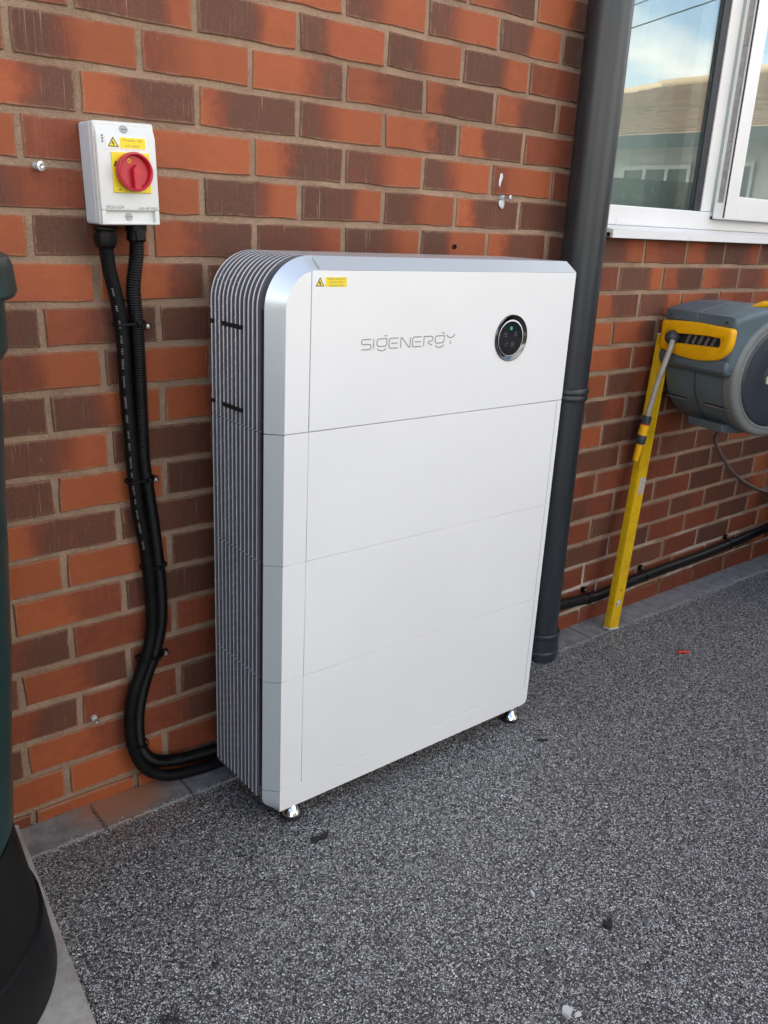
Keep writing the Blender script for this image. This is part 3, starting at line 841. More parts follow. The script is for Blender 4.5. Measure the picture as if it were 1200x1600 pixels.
def module(name, z0, z1, top=False, drop=0.0):
    if top:
        po = [(XL+FD, z0), ]+arc(XL+RO, ZT-RO, RO-FD, math.pi, math.pi/2, 12)+[(XR-.003, ZT-FD), (XR-.003, z0)]
        core = prism(name, po, lambda a, b, t: (a, t, b), YB, YT+.004, M['fin_dark'], unit)
    else:
        core = box(name, XL+FD, XR-.003, YT+.004, YB, z0+G*.3, z1-G*.3, M['fin_dark'], unit)
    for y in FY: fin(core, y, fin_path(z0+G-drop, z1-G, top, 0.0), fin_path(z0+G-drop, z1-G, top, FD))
    nubs(core, z0, z1-(0.0 if not top else 0.03), top)
    box('side_rib', XL+.004, XL+FD, YT+.003, YT+.016, z0+G, (z1 if not top else ZT-RO)-G, M['fin_dark'], core)
    # white edge strip and main panel
    if top:
        inn = [(XI, z0+G)]+arc(XI+RI, ZI-RI, RI, math.pi, math.pi/2, 14)
        k = [p for p in inn if p[0] < XP-G]
        zc_ = ZI-RI+math.sqrt(max(0, RI**2-(XP-G-XI-RI)**2))
        prism('edge_panel', k+[(XP-G, zc_), (XP-G, z0+G)], lambda a, b, t: (a, t, b), YF+.03, YF, M['white'], core, 0.0006, 1)
        box('front_panel', XP+G*.4, XR, YF, YF+.03, z0+G, ZI, M['white'], core, 0.0012)
        ou = [(XL, z0+G)]+arc(XL+RO, ZT-RO, RO, math.pi, math.pi/2, 14)
        strip('edge_trim', ou, inn, YT, YF, M['silver'], core)
        xe = XI+RI
        v = [(XP+.0158, YT, ZT), (XR-.006, YT, ZT), (XR, YF, ZI+.0004), (XP+.0195, YF, ZI+.0004), (XP+.0158, YF+.03, ZI-.004), (XR, YF+.03, ZI-.004)]
        mesh('top_trim', v, [(0, 1, 2, 3), (3, 2, 5, 4), (1, 5, 2), (0, 3, 4)], M['silver'], core)
        box('top_panel', XP+.0125, XR-.004, YT+.0005, YB, ZT-.012, ZT-.0004, M['silver'], core, 0.0008)
    else:
        box('edge_panel', XI, XP-G*.4, YF, YF+.03, z0+G*.2, z1-G*.2, M['white'], core, 0.0007, 1)
        box('front_panel', XP+G*.3, XR, YF+.0002, YF+.03, z0+G*.2, z1-G*.2, M['white'], core, 0.0007, 1)
        box('panel_groove', 1.0735, 1.0742, YF-.00015, YF+.001, z0+.003, z1-.003, M['logo'], core)
        strip('edge_trim', [(XL, z0+G*.5), (XL, z1-G*.5)], [(XI, z0+G*.5), (XI, z1-G*.5)], YT, YF, M['silver'], core)
    box('side_panel', XR-.0029, XR-.0005, YF+.031, YB, z0+G, (z1 if not top else ZI)-G, M['silver'], core)
    return core
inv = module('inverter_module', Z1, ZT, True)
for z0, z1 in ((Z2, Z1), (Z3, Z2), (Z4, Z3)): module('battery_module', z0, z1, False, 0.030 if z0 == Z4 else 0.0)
# black bars on the fins stand for the shaded cross slots of the top module
for z in (1.006, 0.852):
    for y0, y1 in ((-0.0875, -0.1000), (-0.1330, -0.1530), (-0.1540, -0.1770), (-0.1790, -0.2040)):
        box('slot_shade_bar', XL-.0012, XL+.008, y1, y0, z-.0040, z+.0040, M['shadow_gap'], inv)
# base with rounded lower corners
bse = box('base', XL+.030, XR-.004, YT+.006, YB, ZB+.004, Z4-G, M['fin_dark'], unit)
RB = 0.034
po = [(XI+RB*.45, ZB+.0005)]+[(XR-.014, ZB+.0005), (XR-.004, ZB+.004), (XR, ZB+.014), (XR, Z4-G*.4), (XI, Z4-G*.4), (XI, ZB+.0005)]
prism('base_panel', [(XI, ZB+.0005), (XR-.014, ZB+.0005), (XR-.004, ZB+.004), (XR, ZB+.014), (XR, Z4-G*.4), (XI, Z4-G*.4)], lambda a, b, t: (a, t, b), YF+.03, YF+.0001, M['white'], bse, 0.0008, 1)
ao = [(XL, Z4-G)]+arc(XL+RB, ZB+RB, RB, math.pi, math.pi*1.5, 10)
ai = [(XI, Z4-G)]+[(XI+max(0, x-XI)*0.12, z) for x, z in arc(XL+RB, ZB+RB, RB, math.pi, math.pi*1.5, 10)]
strip('base_trim', ao, ai, YT, YF+.0002, M['silver'], bse)
ab = [(x, z) for x, z in arc(XL+RB, ZB+RB, RB, math.pi, math.pi*1.5, 8)]
prism('base_skid', [(XL, Z4-.0335)]+[p for p in ab if p[1] < Z4-.036]+[(XL+.06, ZB), (XL+.06, Z4-.034)], lambda a, b, t: (a, t, b), YB-.002, YB-.036, M['fin_side'], bse)
for x in (0.362, 1.060):
    for y in (-0.286, -0.105):
        zg = gz(x)+0.004; h = ZB+0.004-(x-0.70)*math.tan(R(0.35))-zg
        ft = lathe('foot', [(0.0215, 0.009), (0.0205, 0.012), (0.0105, 0.030), (0.0075, 0.032), (0.0070, h+.012)], (x, y, zg), (0, 0, 1), M['chrome'], unit, 28)
        lathe('rubber_pad', [(0.0225, 0.0), (0.0240, 0.002), (0.0240, 0.0075), (0.0220, 0.0092)], (x, y, zg), (0, 0, 1), M['rubber'], ft, 28)
        lathe('nut', [(0.0115, 0.031), (0.0115, 0.039)], (x, y, zg), (0, 0, 1), M['chrome'], ft, 6, 20)
for o in bpy.data.objects:      # the feet stand plumb on the drive although the cabinet leans with it
    if o.name.split('.')[0] in ('foot',): pass
# lettering
LW, LH, LX, LZ = 0.2403, 0.0190, 0.4848, 0.9705
g_ = [[(1, 1), (.15, 1), (0, .85), (0, .40), (.15, .25), (.85, .25), (1, .40), (1, 1)], [(.70, 1.28), (1.02, 1.28)], [(.04, .02), (.2, -.14), (.5, -.22), (.8, -.14), (.97, .02)]]
e_ = [[(1, 1), (.15, 1), (0, .85), (0, .15), (.15, 0), (.98, 0)], [(.24, .5), (.92, .5)]]
GL = [(78, 183, [[(1, 1), (.12, 1), (0, .88), (0, .62), (.12, .52), (.88, .50), (1, .40), (1, .12), (.88, 0), (0, 0)]]),
      (208, 218, [[(.5, 0), (.5, 1)]]), (250, 357, g_), (383, 485, e_), (513, 615, [[(0, 0), (0, 1), (.12, 1), (.88, 0), (1, 0), (1, 1)]]),
      (640, 740, e_), (765, 862, [[(0, 0), (0, 1), (.85, 1), (1, .85), (1, .62), (.85, .50), (.55, .50), (.48, .36), (.60, .22), (.95, .08)]]),
      (888, 985, g_), (1008, 1100, [[(0, 1.08), (.18, .86), (.5, .74), (.82, .86), (1, 1.08)], [(.5, .46), (.5, .04)]])]
lines = []
for x0, x1, st in GL:
    a = (x0-78)/1022*LW; b = (x1-78)/1022*LW
    # letters further right are foreshortened more in the picture, so spread them back evenly
    f_ = lambda q: q*(1+0.10*(q-LW)/LW)
    a, b = f_(a), f_(b)
    for s in st: lines.append([(a+(b-a)*p, LH*q_) for p, q_ in s])
strokes('lettering', lines, 0.0019, lambda a, b, h: (LX+a, YF-h, LZ+b), M['logo'], inv, 0.0004)
# round display
DX, DZ = 0.8935, 0.9770
dsp = lathe('display', [(0.0500, -.001), (0.0500, 0.0022), (0.0488, 0.0030), (0.0478, 0.0024), (0.0350, -0.0010), (0.0340, -0.0012)], (DX, YF, DZ), (0, -1, 0), M['dark_chrome'], inv, 64, 25)
lathe('display_glass', [(0.0352, 0.0001), (0.0346, 0.0006), (0.0, 0.0008)], (DX-.001, YF, DZ-.001), (0, -1, 0), M['black_gloss'], inv, 64)
lathe('display_ring', [(0.0352, 0.0004), (0.0354, 0.0018), (0.0364, 0.0018), (0.0366, 0.0004)], (DX-.001, YF, DZ-.001), (0, -1, 0), M['dark_chrome'], inv, 64)
lathe('status_light', [(0.0042, 0.0009), (0.0036, 0.0016), (0.0, 0.0018)], (DX-.002, YF, DZ+.0205), (0, -1, 0), M['led'], inv, 20)
def ic(n, ln, cx, cz, s): strokes(n, [[(cx+a*s, cz+b*s) for a, b in l_] for l_ in ln], 0.0009, lambda a, b, h: (DX+a, YF-.0010-h, DZ+b), M['icon'], inv, 0.0002)
ic('icon', [[(0, 1), (1, 1)], [(0, .5), (0, 1)], [(0, .5), (1, .5)], [(0, 0), (1, 0)]], -0.0215, 0.004, 0.0075)
ic('icon', [[(1, 1), (.2, 1), (0, .6), (.3, .4)], [(.2, .5), (.9, .5), (1, .2), (.7, 0), (.2, 0), (0, .3)]], 0.009, 0.004, 0.0085)
ic('icon', [[(0, 1), (1, 1), (1, .4)], [(0, 1), (0, 0), (.6, 0)]], -0.0165, -0.018, 0.0075)
ic('icon', [[(0, 0), (0, 1), (1, 1), (1, 0), (0, 0)], [(0, .5), (1, .5)]], 0.002, -0.018, 0.0075)
# warning sticker
def stk(name, parent, x0, x1, z0, z1, y, tri, lbl, lines_, size, tf):
    s = prism(name, [(x0, z0), (x1, z0), (x1, z1), (x0, z1)], lambda a, b, t: tf(a, b, t), 0.0, 0.0004, M['sticker'], parent)
    (a, b, c) = tri
    prism('warning_triangle', [a, b, c], lambda p, q, t: tf(p, q, t), 0.0004, 0.0006, M['black_ink'], parent)
    cx = sum(p[0] for p in tri)/3; cz = sum(p[1] for p in tri)/3
    prism('warning_triangle', [(cx+(p[0]-cx)*.74, cz+(p[1]-cz)*.74) for p in tri], lambda p, q, t: tf(p, q, t), 0.0006, 0.0008, M['yellow'], parent)
    h = tri[2][1]-tri[0][1]
    strokes('bolt_mark', [[(cx-h*.06, cz+h*.26), (cx-h*.10, cz+h*.02), (cx+h*.08, cz+h*.06), (cx+h*.01, cz-h*.24)]], h*.09, lambda p, q, hh: tf(p, q, .0008+hh), M['black_ink'], parent, 0.0001)
    lx0, lx1, lz0, lz1 = lbl
    prism('label', [(lx0, lz0), (lx1, lz0), (lx1, lz1), (lx0, lz1)], lambda p, q, t: tf(p, q, t), 0.0004, 0.0007, M['yellow'], parent)
    n = len(lines_)
    for i, t_ in enumerate(lines_):
        zc = lz1-(lz1-lz0)*(i+.5)/n
        text('label_text', t_, size, lambda p, q, h_: tf((lx0+lx1)/2+p, zc+q, 0.0009), M['grey_ink'], parent)
stk('sticker', inv, 0.3745, 0.4475, 1.0800, 1.1060, YF, ((0.3770, 1.0870), (0.3955, 1.0870), (0.38625, 1.1030)), (0.3985, 0.4450, 1.0860, 1.1030),
    ['Caution: Isolate D.C.', 'and A.C. before', 'carrying out work'], 0.0046, lambda a, b, t: (a, YF-t, b))

# ================================================================ ISOLATOR on the wall
IX0, IX1, IZ0, IZ1, IY = 0.0985, 0.2065, 1.1765, 1.3435, -0.076
iso = empty('isolator_switch', ((IX0+IX1)/2, 0, IZ0))
iso.rotation_euler = (0, R(-1.6), 0)
tag(iso, 'white and grey isolator box with red rotary knob on yellow plate, fixed to brick wall', 'isolator switch')
iw = IX1-IX0
box('back_box', IX0, IX1, -0.052, -0.0005, IZ0, IZ1, M['iso_skylit'], iso, 0.006, 3)
lid = box('lid', IX0-.0004, IX1+.0004, -0.068, -0.0525, IZ0-.0004, IZ1+.0004, M['iso_white'], iso, 0.005, 3)
bm = bmesh.new()
bm_box(bm, IX0+.0006, IX1-.0006, IY, -0.066, IZ0+.0235, IZ1-.0215, 0.0035, 3)
from_bm('lid_face', bm, M['iso_white'], lid, True, 40)
for x0, x1 in ((IX0+.0008, IX0+.0095), (IX1-.0095, IX1-.0008)):
    for z0, z1 in ((IZ0+.001, IZ0+.0245), ):
        box('lid_cheek', x0, x1, IY+.0004, -0.066, z0, z1, M['iso_white'], lid, 0.003, 2)
box('lid_lip', IX0+.0010, IX1-.0010, IY+.0006, -0.066, IZ0+.0008, IZ0+.0045, M['iso_white'], lid, 0.0015, 2)
prism('lid_slope', [(IY+.0006, IZ1-.0225), (-.0675, IZ1-.0055), (-.0675, IZ1-.0225)], lambda a, b, t: (t, a, b), IX0+.0018, IX1-.0018, M['iso_white'], lid, 0.0004, 1)
xm = (IX0+IX1)/2
for zc, yy in ((IZ1-.012, -0.0722), (IZ0+.0140, -0.0685)):
    s = lathe('screw', [(0.0066, -.004), (0.0066, .0015), (0.0058, .0022), (0, .0022)], (xm-.002, yy, zc), (0, -1, 0), M['plug_grey'], iso, 24)
    box('screw_slot', xm-.0075, xm+.0035, yy-.0026, yy-.002, zc-.0006, zc+.0006, M['grey_ink'], iso)
KX, KZ = 0.1575, 1.2640
plate = box('switch_plate', KX-.0345, KX+.0335, IY-.0035, IY-.0001, KZ-.034, KZ+.031, M['yellow'], iso, 0.0012, 2)
knob = lathe('knob', [(0.0295, 0), (0.0315, 0.004), (0.0320, 0.015), (0.0308, 0.0175), (0.0288, 0.0178), (0.0270, 0.0160), (0.0256, 0.0075), (0.0, 0.0070)], (KX, IY-.0035, KZ), (0, -1, 0), M['red'], iso, 56)
prism('knob_grip', [(-.0062, -.0285), (.0062, -.0285), (.0068, .004), (.0, .0115), (-.0068, .004)], lambda a, b, t: (KX+.002+a, IY-.0035-t, KZ+b), 0.006, 0.0185, M['red'], knob, 0.0012, 2)
lathe('pivot', [(0.0028, 0), (0.0028, .0008), (0, .0008)], (KX+.002, IY-.022, KZ), (0, -1, 0), M['debris_red'], knob, 16)
strokes('knob_mark', [[(-.007+.0026*math.cos(a*math.pi/5), .0175+.0030*math.sin(a*math.pi/5)) for a in range(11)]], 0.0011, lambda a, b, h: (KX+a, IY-.0108-h, KZ+b), M['yellow'], knob, 0.0002)
strokes('plate_mark', [[(-.0312, .008), (-.0275, .0165)]], 0.0026, lambda a, b, h: (KX+a, IY-.0037-h, KZ+b), M['black_ink'], plate, 0.0002)
strokes('plate_mark', [[(-.0285, -.0295), (-.0215, -.0295)], [(-.0245, -.0275), (-.0215, -.0295)]], 0.0009, lambda a, b, h: (KX+a, IY-.0037-h, KZ+b), M['black_ink'], plate, 0.0002)
itf = lambda a, b, t: (a, IY-.0001-t, b)
stk('sticker', iso, 0.1150, 0.1880, 1.3005, 1.3210, IY, ((0.1185, 1.3030), (0.1385, 1.3030), (0.1285, 1.3190)), (0.1405, 0.1860, 1.3015, 1.3185), ['PV system - main', 'A.C. isolator'], 0.0050, itf)
text('lettering', 'ERS61634', 0.0078, lambda a, b, h: (0.1075+a, IY-.0003, 1.2060+b), M['grey_ink'], iso, 'LEFT')
text('lettering', '63A 4P IP65', 0.0070, lambda a, b, h: (0.2010+a, IY-.0003, 1.2045+b), M['grey_ink'], iso, 'RIGHT')
for z in (1.3110, 1.3155, 1.320): box('side_mark', 0.1085, 0.1115, IY-.0003, IY+.0002, z-.0016, z+.0014, M['grey_ink'], iso)

gl_ = empty('cable_gland', (0.118, -0.036, 1.1745))
tag(gl_, 'large black hexagonal cable gland under left end of the isolator box', 'cable gland')
lathe('locknut', [(0.0215, 1.1720), (0.0215, 1.1645)], (0.118, -0.036, 0), (0, 0, 1), M['conduit'], gl_, 6, 20)
lathe('gland_body', [(0.0165, 1.1645), (0.0165, 1.1610), (0.0215, 1.1605), (0.0215, 1.1480), (0.0195, 1.1400), (0.0150, 1.1350), (0.0120, 1.1345)], (0.118, -0.036, 0), (0, 0, 1), M['conduit'], gl_, 8, 20)
ga = empty('conduit_adaptor', (0.176, -0.036, 1.178))
tag(ga, 'small black conduit adaptor under right end of the isolator box', 'adaptor')
lathe('adaptor_ring', [(0.0190, 1.1765), (0.0190, 1.1660), (0.0170, 1.1650)], (0.176, -0.036, 0), (0, 0, 1), M['conduit'], ga, 24)
box('adaptor_catch', 0.168, 0.186, -0.0560, -0.0500, 1.150, 1.168, M['conduit'], ga, 0.001)
lathe('adaptor_body', [(0.0170, 1.1650), (0.0175, 1.1500), (0.0160, 1.1480)], (0.176, -0.036, 0), (0, 0, 1), M['conduit'], ga, 24)

# ================================================================ CABLES down to the unit
sm_pts = [(0.118, -0.036, 1.150), (0.119, -0.034, 1.135), (0.125, -0.028, 1.098), (0.138, -0.024, 1.041), (0.146, -0.022, 0.982), (0.1475, -0.021, 0.885), (0.151, -0.021, 0.784),
          (0.1535, -0.021, 0.705), (0.160, -0.021, 0.623), (0.171, -0.022, 0.537), (0.178, -0.022, 0.434), (0.174, -0.023, 0.345), (0.151, -0.025, 0.275),
          (0.125, -0.026, 0.213), (0.114, -0.027, 0.146), (0.121, -0.030, 0.070), (0.148, -0.034, 0.018), (0.192, -0.038, -0.010), (0.255, -0.040, -0.022), (0.326, -0.040, -0.0265), (0.42, -0.040, -0.027), (0.56, -0.042, -0.028)]
cab = tube('power_cable', catmull(sm_pts, 10), 0.0128, M['cable'], None, 16)
tag(cab, 'smooth thick black power cable from isolator box down to the unit', 'cable')
pp = catmull(sm_pts, 60)
cpts = resample(pp, 0.004)
bm = bmesh.new()
rr = random.Random(3); i = 22
while i < 150:
    n = rr.choice((3, 4, 5, 6))
    for j in range(n):
        p = cpts[i+j]; bm_box(bm, p.x-.0085-rr.uniform(0, .0012), p.x-.0055, p.y-.0112, p.y-.0088, p.z-.0011, p.z+.0009)
    i += n+rr.choice((2, 3, 4))
from_bm('printing', bm, M['print'], cab)
co_pts = [(0.176, -0.036, 1.160), (0.1755, -0.034, 1.125), (0.169, -0.028, 1.064), (0.1735, -0.023, 1.005), (0.1755, -0.021, 0.932), (0.1755, -0.021, 0.820), (0.1755, -0.021, 0.729),
          (0.184, -0.021, 0.647), (0.1935, -0.021, 0.547), (0.199, -0.021, 0.459), (0.1975, -0.021, 0.370), (0.180, -0.021, 0.297), (0.155, -0.020, 0.235), (0.1385, -0.019, 0.170),
          (0.1345, -0.019, 0.107), (0.143, -0.019, 0.062), (0.172, -0.019, 0.026), (0.232, -0.019, 0.006), (0.327, -0.019, -0.004), (0.42, -0.020, -0.010), (0.56, -0.022, -0.018)]
cp = resample(catmull(co_pts, 40), 0.00115)
con = tube('corrugated_conduit', cp, lambda i: 0.0142 if i % 4 in (0, 1) else 0.0122, M['conduit'], None, 14, 60)
tag(con, 'black corrugated conduit running beside the smooth cable down the wall', 'conduit')

def tie(z, cx, hw, hd, screw_x, label, tilt=0.0, y0=-0.021):
    t = empty('cable_tie', (cx, y0, z)); tag(t, label, 'cable tie', 'ties holding the cables to the wall')
    pts = []
    for i in range(28):
        a = 2*math.pi*i/28; ca, sa = math.cos(a), math.sin(a)
        pts.append(Vector((cx+hw*math.copysign(abs(ca)**.6, ca), y0+hd*math.copysign(abs(sa)**.75, sa), z+tilt*ca)))
    v, f = [], []
    for p in pts:
        d = Vector((p.x-cx, p.y-y0, 0)).normalized()
        for q in (Vector((0, 0, -.0023)), Vector((0, 0, .0023))):
            v.append(p+q); v.append(p+q+d*.0012)
    n = len(pts)
    for i in range(n):
        j = (i+1) % n; a, b = 4*i, 4*j
        f += [(a, a+2, b+2, b), (a+1, b+1, b+3, a+3), (a, b, b+1, a+1), (a+2, a+3, b+3, b+2)]
    mesh('band', v, f, M['conduit'], t, True, 40)
    box('tie_head', cx+hw*.30, cx+hw*.30+.008, y0-hd-.006, y0-hd+.001, z-.004, z+.004, M['conduit'], t, 0.001)
    if screw_x:
        box('tie_mount', cx+hw-.003, screw_x+.0075, -0.014, 0.001, z-.0135, z-.0035, M['conduit'], t, 0.002)
        s = lathe('screw_head', [(0.0050, -.014), (0.0052, .0), (0.0040, .0022), (0.0012, .0026), (0.0012, .0016), (0, .0016)], (screw_x, -0.015, z-.0085), (0, -1, 0), M['screw'], t, 20)
tie(1.000, 0.1600, 0.0305, 0.0165, 0.2005, 'topmost black cable tie and screwed mount, well below the isolator box', 0.002)
tie(0.692, 0.1660, 0.0290, 0.0165, 0.2030, 'second highest black cable tie, with white-headed screw mount', 0.002)
tie(0.500, 0.1865, 0.0275, 0.0165, None, 'thin black cable tie without screw, around the middle of the cables', 0.0)
tie(0.293, 0.1680, 0.0290, 0.0175, 0.2090, 'second lowest cable tie, with small screw, where the cables bend left')
tie(0.090, 0.1290, 0.0225, 0.0190, None, 'lowest cable tie, just above the bend at the ground', 0.0, -0.024)

# ================================================================ SCREWS AND PLUGS left in the wall
def wall_screw(x, z, ln, label, head=0.0062, drop=0.0, plug=True, side=0.0, mat='screw'):
    t = empty('wall_screw', (x, 0, z)); tag(t, label, 'screw')
    d = Vector((side, -1, -drop)).normalized()
    lathe('shank', [(0.0024, -.01), (0.0024, ln)], (x, 0, z), d, M['screw'], t, 12)
    lathe('head', [(0.0022, ln-.002), (head, ln+.0008), (head, ln+.0024), (head*.5, ln+.0030), (head*.3, ln+.0018), (0, ln+.0016)], (x, 0, z), d, M[mat], t, 20)
    if plug: lathe('wall_plug', [(0.0068, -.006), (0.0068, .004), (0.0050, .007), (0.003, .007)], (x, 0, z), (0, -1, 0), M['plug_grey'], t, 14)
wall_screw(0.019, 1.266, 0.012, 'shiny screw in grey plug left of the isolator box', 0.0082, 0.02, True, 0.25)
wall_screw(1.160, 1.272, 0.026, 'long bare screw sticking out of wall between the pipe and the unit top', 0.0066, 0.0, True, 0.10)
wall_screw(0.046, 0.174, 0.013, 'small shiny screw low on wall near the green water butt', 0.0050, 0.30, True, 0.10)
def smear(pts, label):
    v, f, n = [], [], len(pts)
    for (x, z, hw) in pts: v += [(x-hw, -0.0025, z), (x, -0.0062, z+hw*.3), (x+hw, -0.0025, z)]
    for i in range(n-1):
        for j in (0, 1): f.append((3*i+j, 3*i+j+1, 3*i+j+4, 3*i+j+3))
    f += [(0, 1, 2), (3*n-3, 3*n-2, 3*n-1)]
    tag(mesh('sealant_smear', v, f, M['sealant'], None, True), label, 'sealant', 'sealant left around a screw')
smear([(1.1490, 1.3270, .0045), (1.1505, 1.3210, .0055), (1.1475, 1.3120, .0050), (1.1460, 1.3030, .0032), (1.1455, 1.2960, .0012)], 'small grey smear of sealant above the long bare screw')
smear([(1.1585, 1.2650, .0090), (1.1580, 1.2580, .0105), (1.1600, 1.2510, .0080), (1.1620, 1.2460, .0030)], 'small grey blob of sealant just under the long bare screw')
hp = empty('wall_plug', (1.008, 0, 1.152)); tag(hp, 'dark round plug in wall just above the storage unit', 'wall plug')
lathe('plug_rim', [(0.0052, -.004), (0.0060, .0012), (0.0045, .0022), (0.0036, -.002), (0, -.002)], (1.008, -0.0012, 1.152), (0, -1, 0), M['hole'], hp, 18)

# ================================================================ BLACK PIPE along the wall foot on the right
bc = [(1.44, -0.024, 0.062), (1.541, -0.024, 0.056), (1.648, -0.024, 0.047), (1.751, -0.024, 0.039), (1.83, -0.024, 0.041), (1.91, -0.024, 0.046), (2.041, -0.024, 0.050), (2.242, -0.024, 0.050),
      (2.414, -0.024, 0.051), (2.645, -0.024, 0.057), (2.893, -0.024, 0.070), (3.3, -0.024, 0.085)]
bcp = catmull(bc, 8)
tag(tube('wall_cable', bcp, 0.0170, M['cable'], None, 18), 'thick black cable clipped low along brick wall behind the yellow level', 'cable')
def clip(x, z, label):
    t = empty('cable_clip', (x, -0.02, z)); tag(t, label, 'cable clip', 'clips along the low wall cable')
    lathe('clip_band', [(0.0172, -.006), (0.0192, -.006), (0.0192, .006), (0.0172, .006)], (x, -0.024, z), (1, 0, 0.0), M['conduit'], t, 28)
    box('clip_tab', x-.010, x+.004, -0.013, 0.001, z+.017, z+.036, M['conduit'], t, 0.002)
    lathe('screw_head', [(0.0042, -.004), (0.0042, .001), (0, .0018)], (x-.003, -0.0132, z+.029), (0, -1, 0), M['screw'], t, 14)
clip(2.022, 0.0495, 'black cable clip on low wall cable, just right of the yellow level')
clip(2.585, 0.0555, 'far black cable clip on low wall cable, below the drooping brown hose')
clip(1.705, 0.042, 'black cable clip partly hidden behind the foot of the yellow level')

# ================================================================ HOSE REEL swung flat along the wall
th = R(12)
RA = Vector((-math.sin(th), -math.cos(th), 0)); RBk = Vector((math.cos(th), -math.sin(th), 0)); RO_ = Vector((1.905, -0.040, 0))
def rf(d, z, wv): return RO_+RBk*d+RA*wv+Vector((0, 0, z))
reel = empty('hose_reel', (2.08, -0.20, 0.63))
tag(reel, 'grey wall-mounted hose reel with yellow outlet surround and round dark side cover', 'hose reel')
DC, ZC = 0.190, 0.812
prism('drum_case', [(DC+0.178*math.cos(a*math.pi/28), ZC+0.178*math.sin(a*math.pi/28)) for a in range(56)], rf, 0.004, 0.262, M['reel_body'], reel, 0.020, 4, 50)
# split line and moulded slots of the drum case
tube('seam', [rf(DC-0.1792*math.cos(a), ZC+0.1792*math.sin(a), 0.135) for a in [R(-75+6*i) for i in range(18)]], 0.0016, M['reel_disc'], reel, 6)
for w0, w1 in ((0.012, 0.088), (0.165, 0.262)):
    aa = R(-31); p = [rf(DC-0.1785*math.cos(aa), ZC+0.1785*math.sin(aa), w0+(w1-w0)*i/6) for i in range(7)]
    tube('moulded_slot', p, 0.0030, M['shadow_gap'], reel, 8)
    tube('slot_lip', [q+Vector((-.001, 0, -.0045)) for q in p], 0.0020, M['reel_rim'], reel, 8)
head = [(-0.004, 0.825), (-0.014, 0.850), (-0.010, 0.955), (-0.016, 0.962), (-0.014, 0.988), (0.03, 1.000), (0.10, 1.014), (0.22, 1.014), (0.30, 0.985), (0.36, 0.90), (0.30, 0.84), (0.10, 0.83)]
prism('outlet_housing', head, rf, -0.004, 0.276, M['reel_body'], reel, 0.022, 5, 40)
prism('collar', [(-0.006, 0.818), (-0.019, 0.830), (-0.021, 0.846), (-0.016, 0.862), (0.01, 0.866), (0.02, 0.82)], rf, 0.0, 0.272, M['reel_body'], reel, 0.014, 4, 40)
# yellow surround: a rounded plate with a slot through it
def rounded(pts, n=5):
    res = []
    m_ = len(pts)
    for i, (x, z, r) in enumerate(pts):
        a = Vector(pts[i-1][:2]); b = Vector((x, z)); c = Vector(pts[(i+1) % m_][:2])
        p = b+(a-b).normalized()*r; q = b+(c-b).normalized()*r
        for j in range(n+1):
            t = j/n; res.append(tuple((1-t)**2*p+2*t*(1-t)*b+t*t*q))
    return res
outer = rounded([(0.004, 0.868, .014), (0.090, 0.853, .035), (0.170, 0.851, .035), (0.250, 0.864, .030), (0.277, 0.905, .018), (0.279, 0.956, .014), (0.140, 0.960, .02), (0.003, 0.952, .010)])
inner = rounded([(0.026, 0.889, .012), (0.090, 0.892, .02), (0.170, 0.896, .02), (0.236, 0.899, .011), (0.236, 0.926, .011), (0.170, 0.925, .02), (0.09, 0.920, .02), (0.026, 0.915, .012)])
bm = bmesh.new(); n = len(outer)
def ringv(pl, d, s=1.0):
    cx = sum(p[0] for p in pl)/len(pl); cz = sum(p[1] for p in pl)/len(pl)
    return [bm.verts.new(rf(d, cz+(b-cz)*s, cx+(a-cx)*s)) for a, b in pl]
rings = [ringv(outer, -0.008, 1.02), ringv(outer, -0.020, 1.02), ringv(outer, -0.0255, 0.985), ringv(outer, -0.0275, 0.93), ringv(inner, -0.0265, 1.16), ringv(inner, -0.0235, 1.05), ringv(inner, -0.010, 1.0)]
for a, b in zip(rings, rings[1:]):
    for i in range(n): bm.faces.new((a[i], a[(i+1) % n], b[(i+1) % n], b[i]))
from_bm('outlet_surround', bm, M['reel_yellow'], reel, True, 50)
prism('outlet_slot', [(a, b) for a, b in inner], lambda a, b, t: rf(t, b, a), -0.0128, -0.0122, M['shadow_gap'], reel)
for i in range(5):
    w = 0.112+0.024*i
    tube('guide_roller', [rf(-0.015, 0.893, w-.006), rf(-0.0165, 0.908, w), rf(-0.015, 0.926, w+.008)], 0.0055, M['coil'], reel, 8)
# side flange, dark round cover and lever
prism('side_rim', [(DC+0.181*math.cos(a*math.pi/32), ZC+0.181*math.sin(a*math.pi/32)) for a in range(64)], rf, 0.236, 0.284, M['reel_rim'], reel, 0.017, 5, 50)
cc = rf(DC, ZC, 0.284)
lathe('side_cover', [(0.148, -.006), (0.148, .001), (0.142, .0045), (0.120, .0065), (0.070, .009), (0.066, .0078), (0.062, .009), (0.0, .0105)], cc, RA, M['reel_disc'], reel, 72, 25)
lathe('cover_ring', [(0.1485, -.002), (0.1545, .0025), (0.1580, -.001)], cc, RA, M['reel_rim'], reel, 72)
prism('lever', rounded([(-.060, -.012, .006), (.02, .006, .008), (.02, .026, .008), (-.060, .012, .006)]), lambda a, b, t: rf(DC+a, ZC+b-.004, t), 0.294, 0.300, M['reel_handle'], reel, 0.0015)
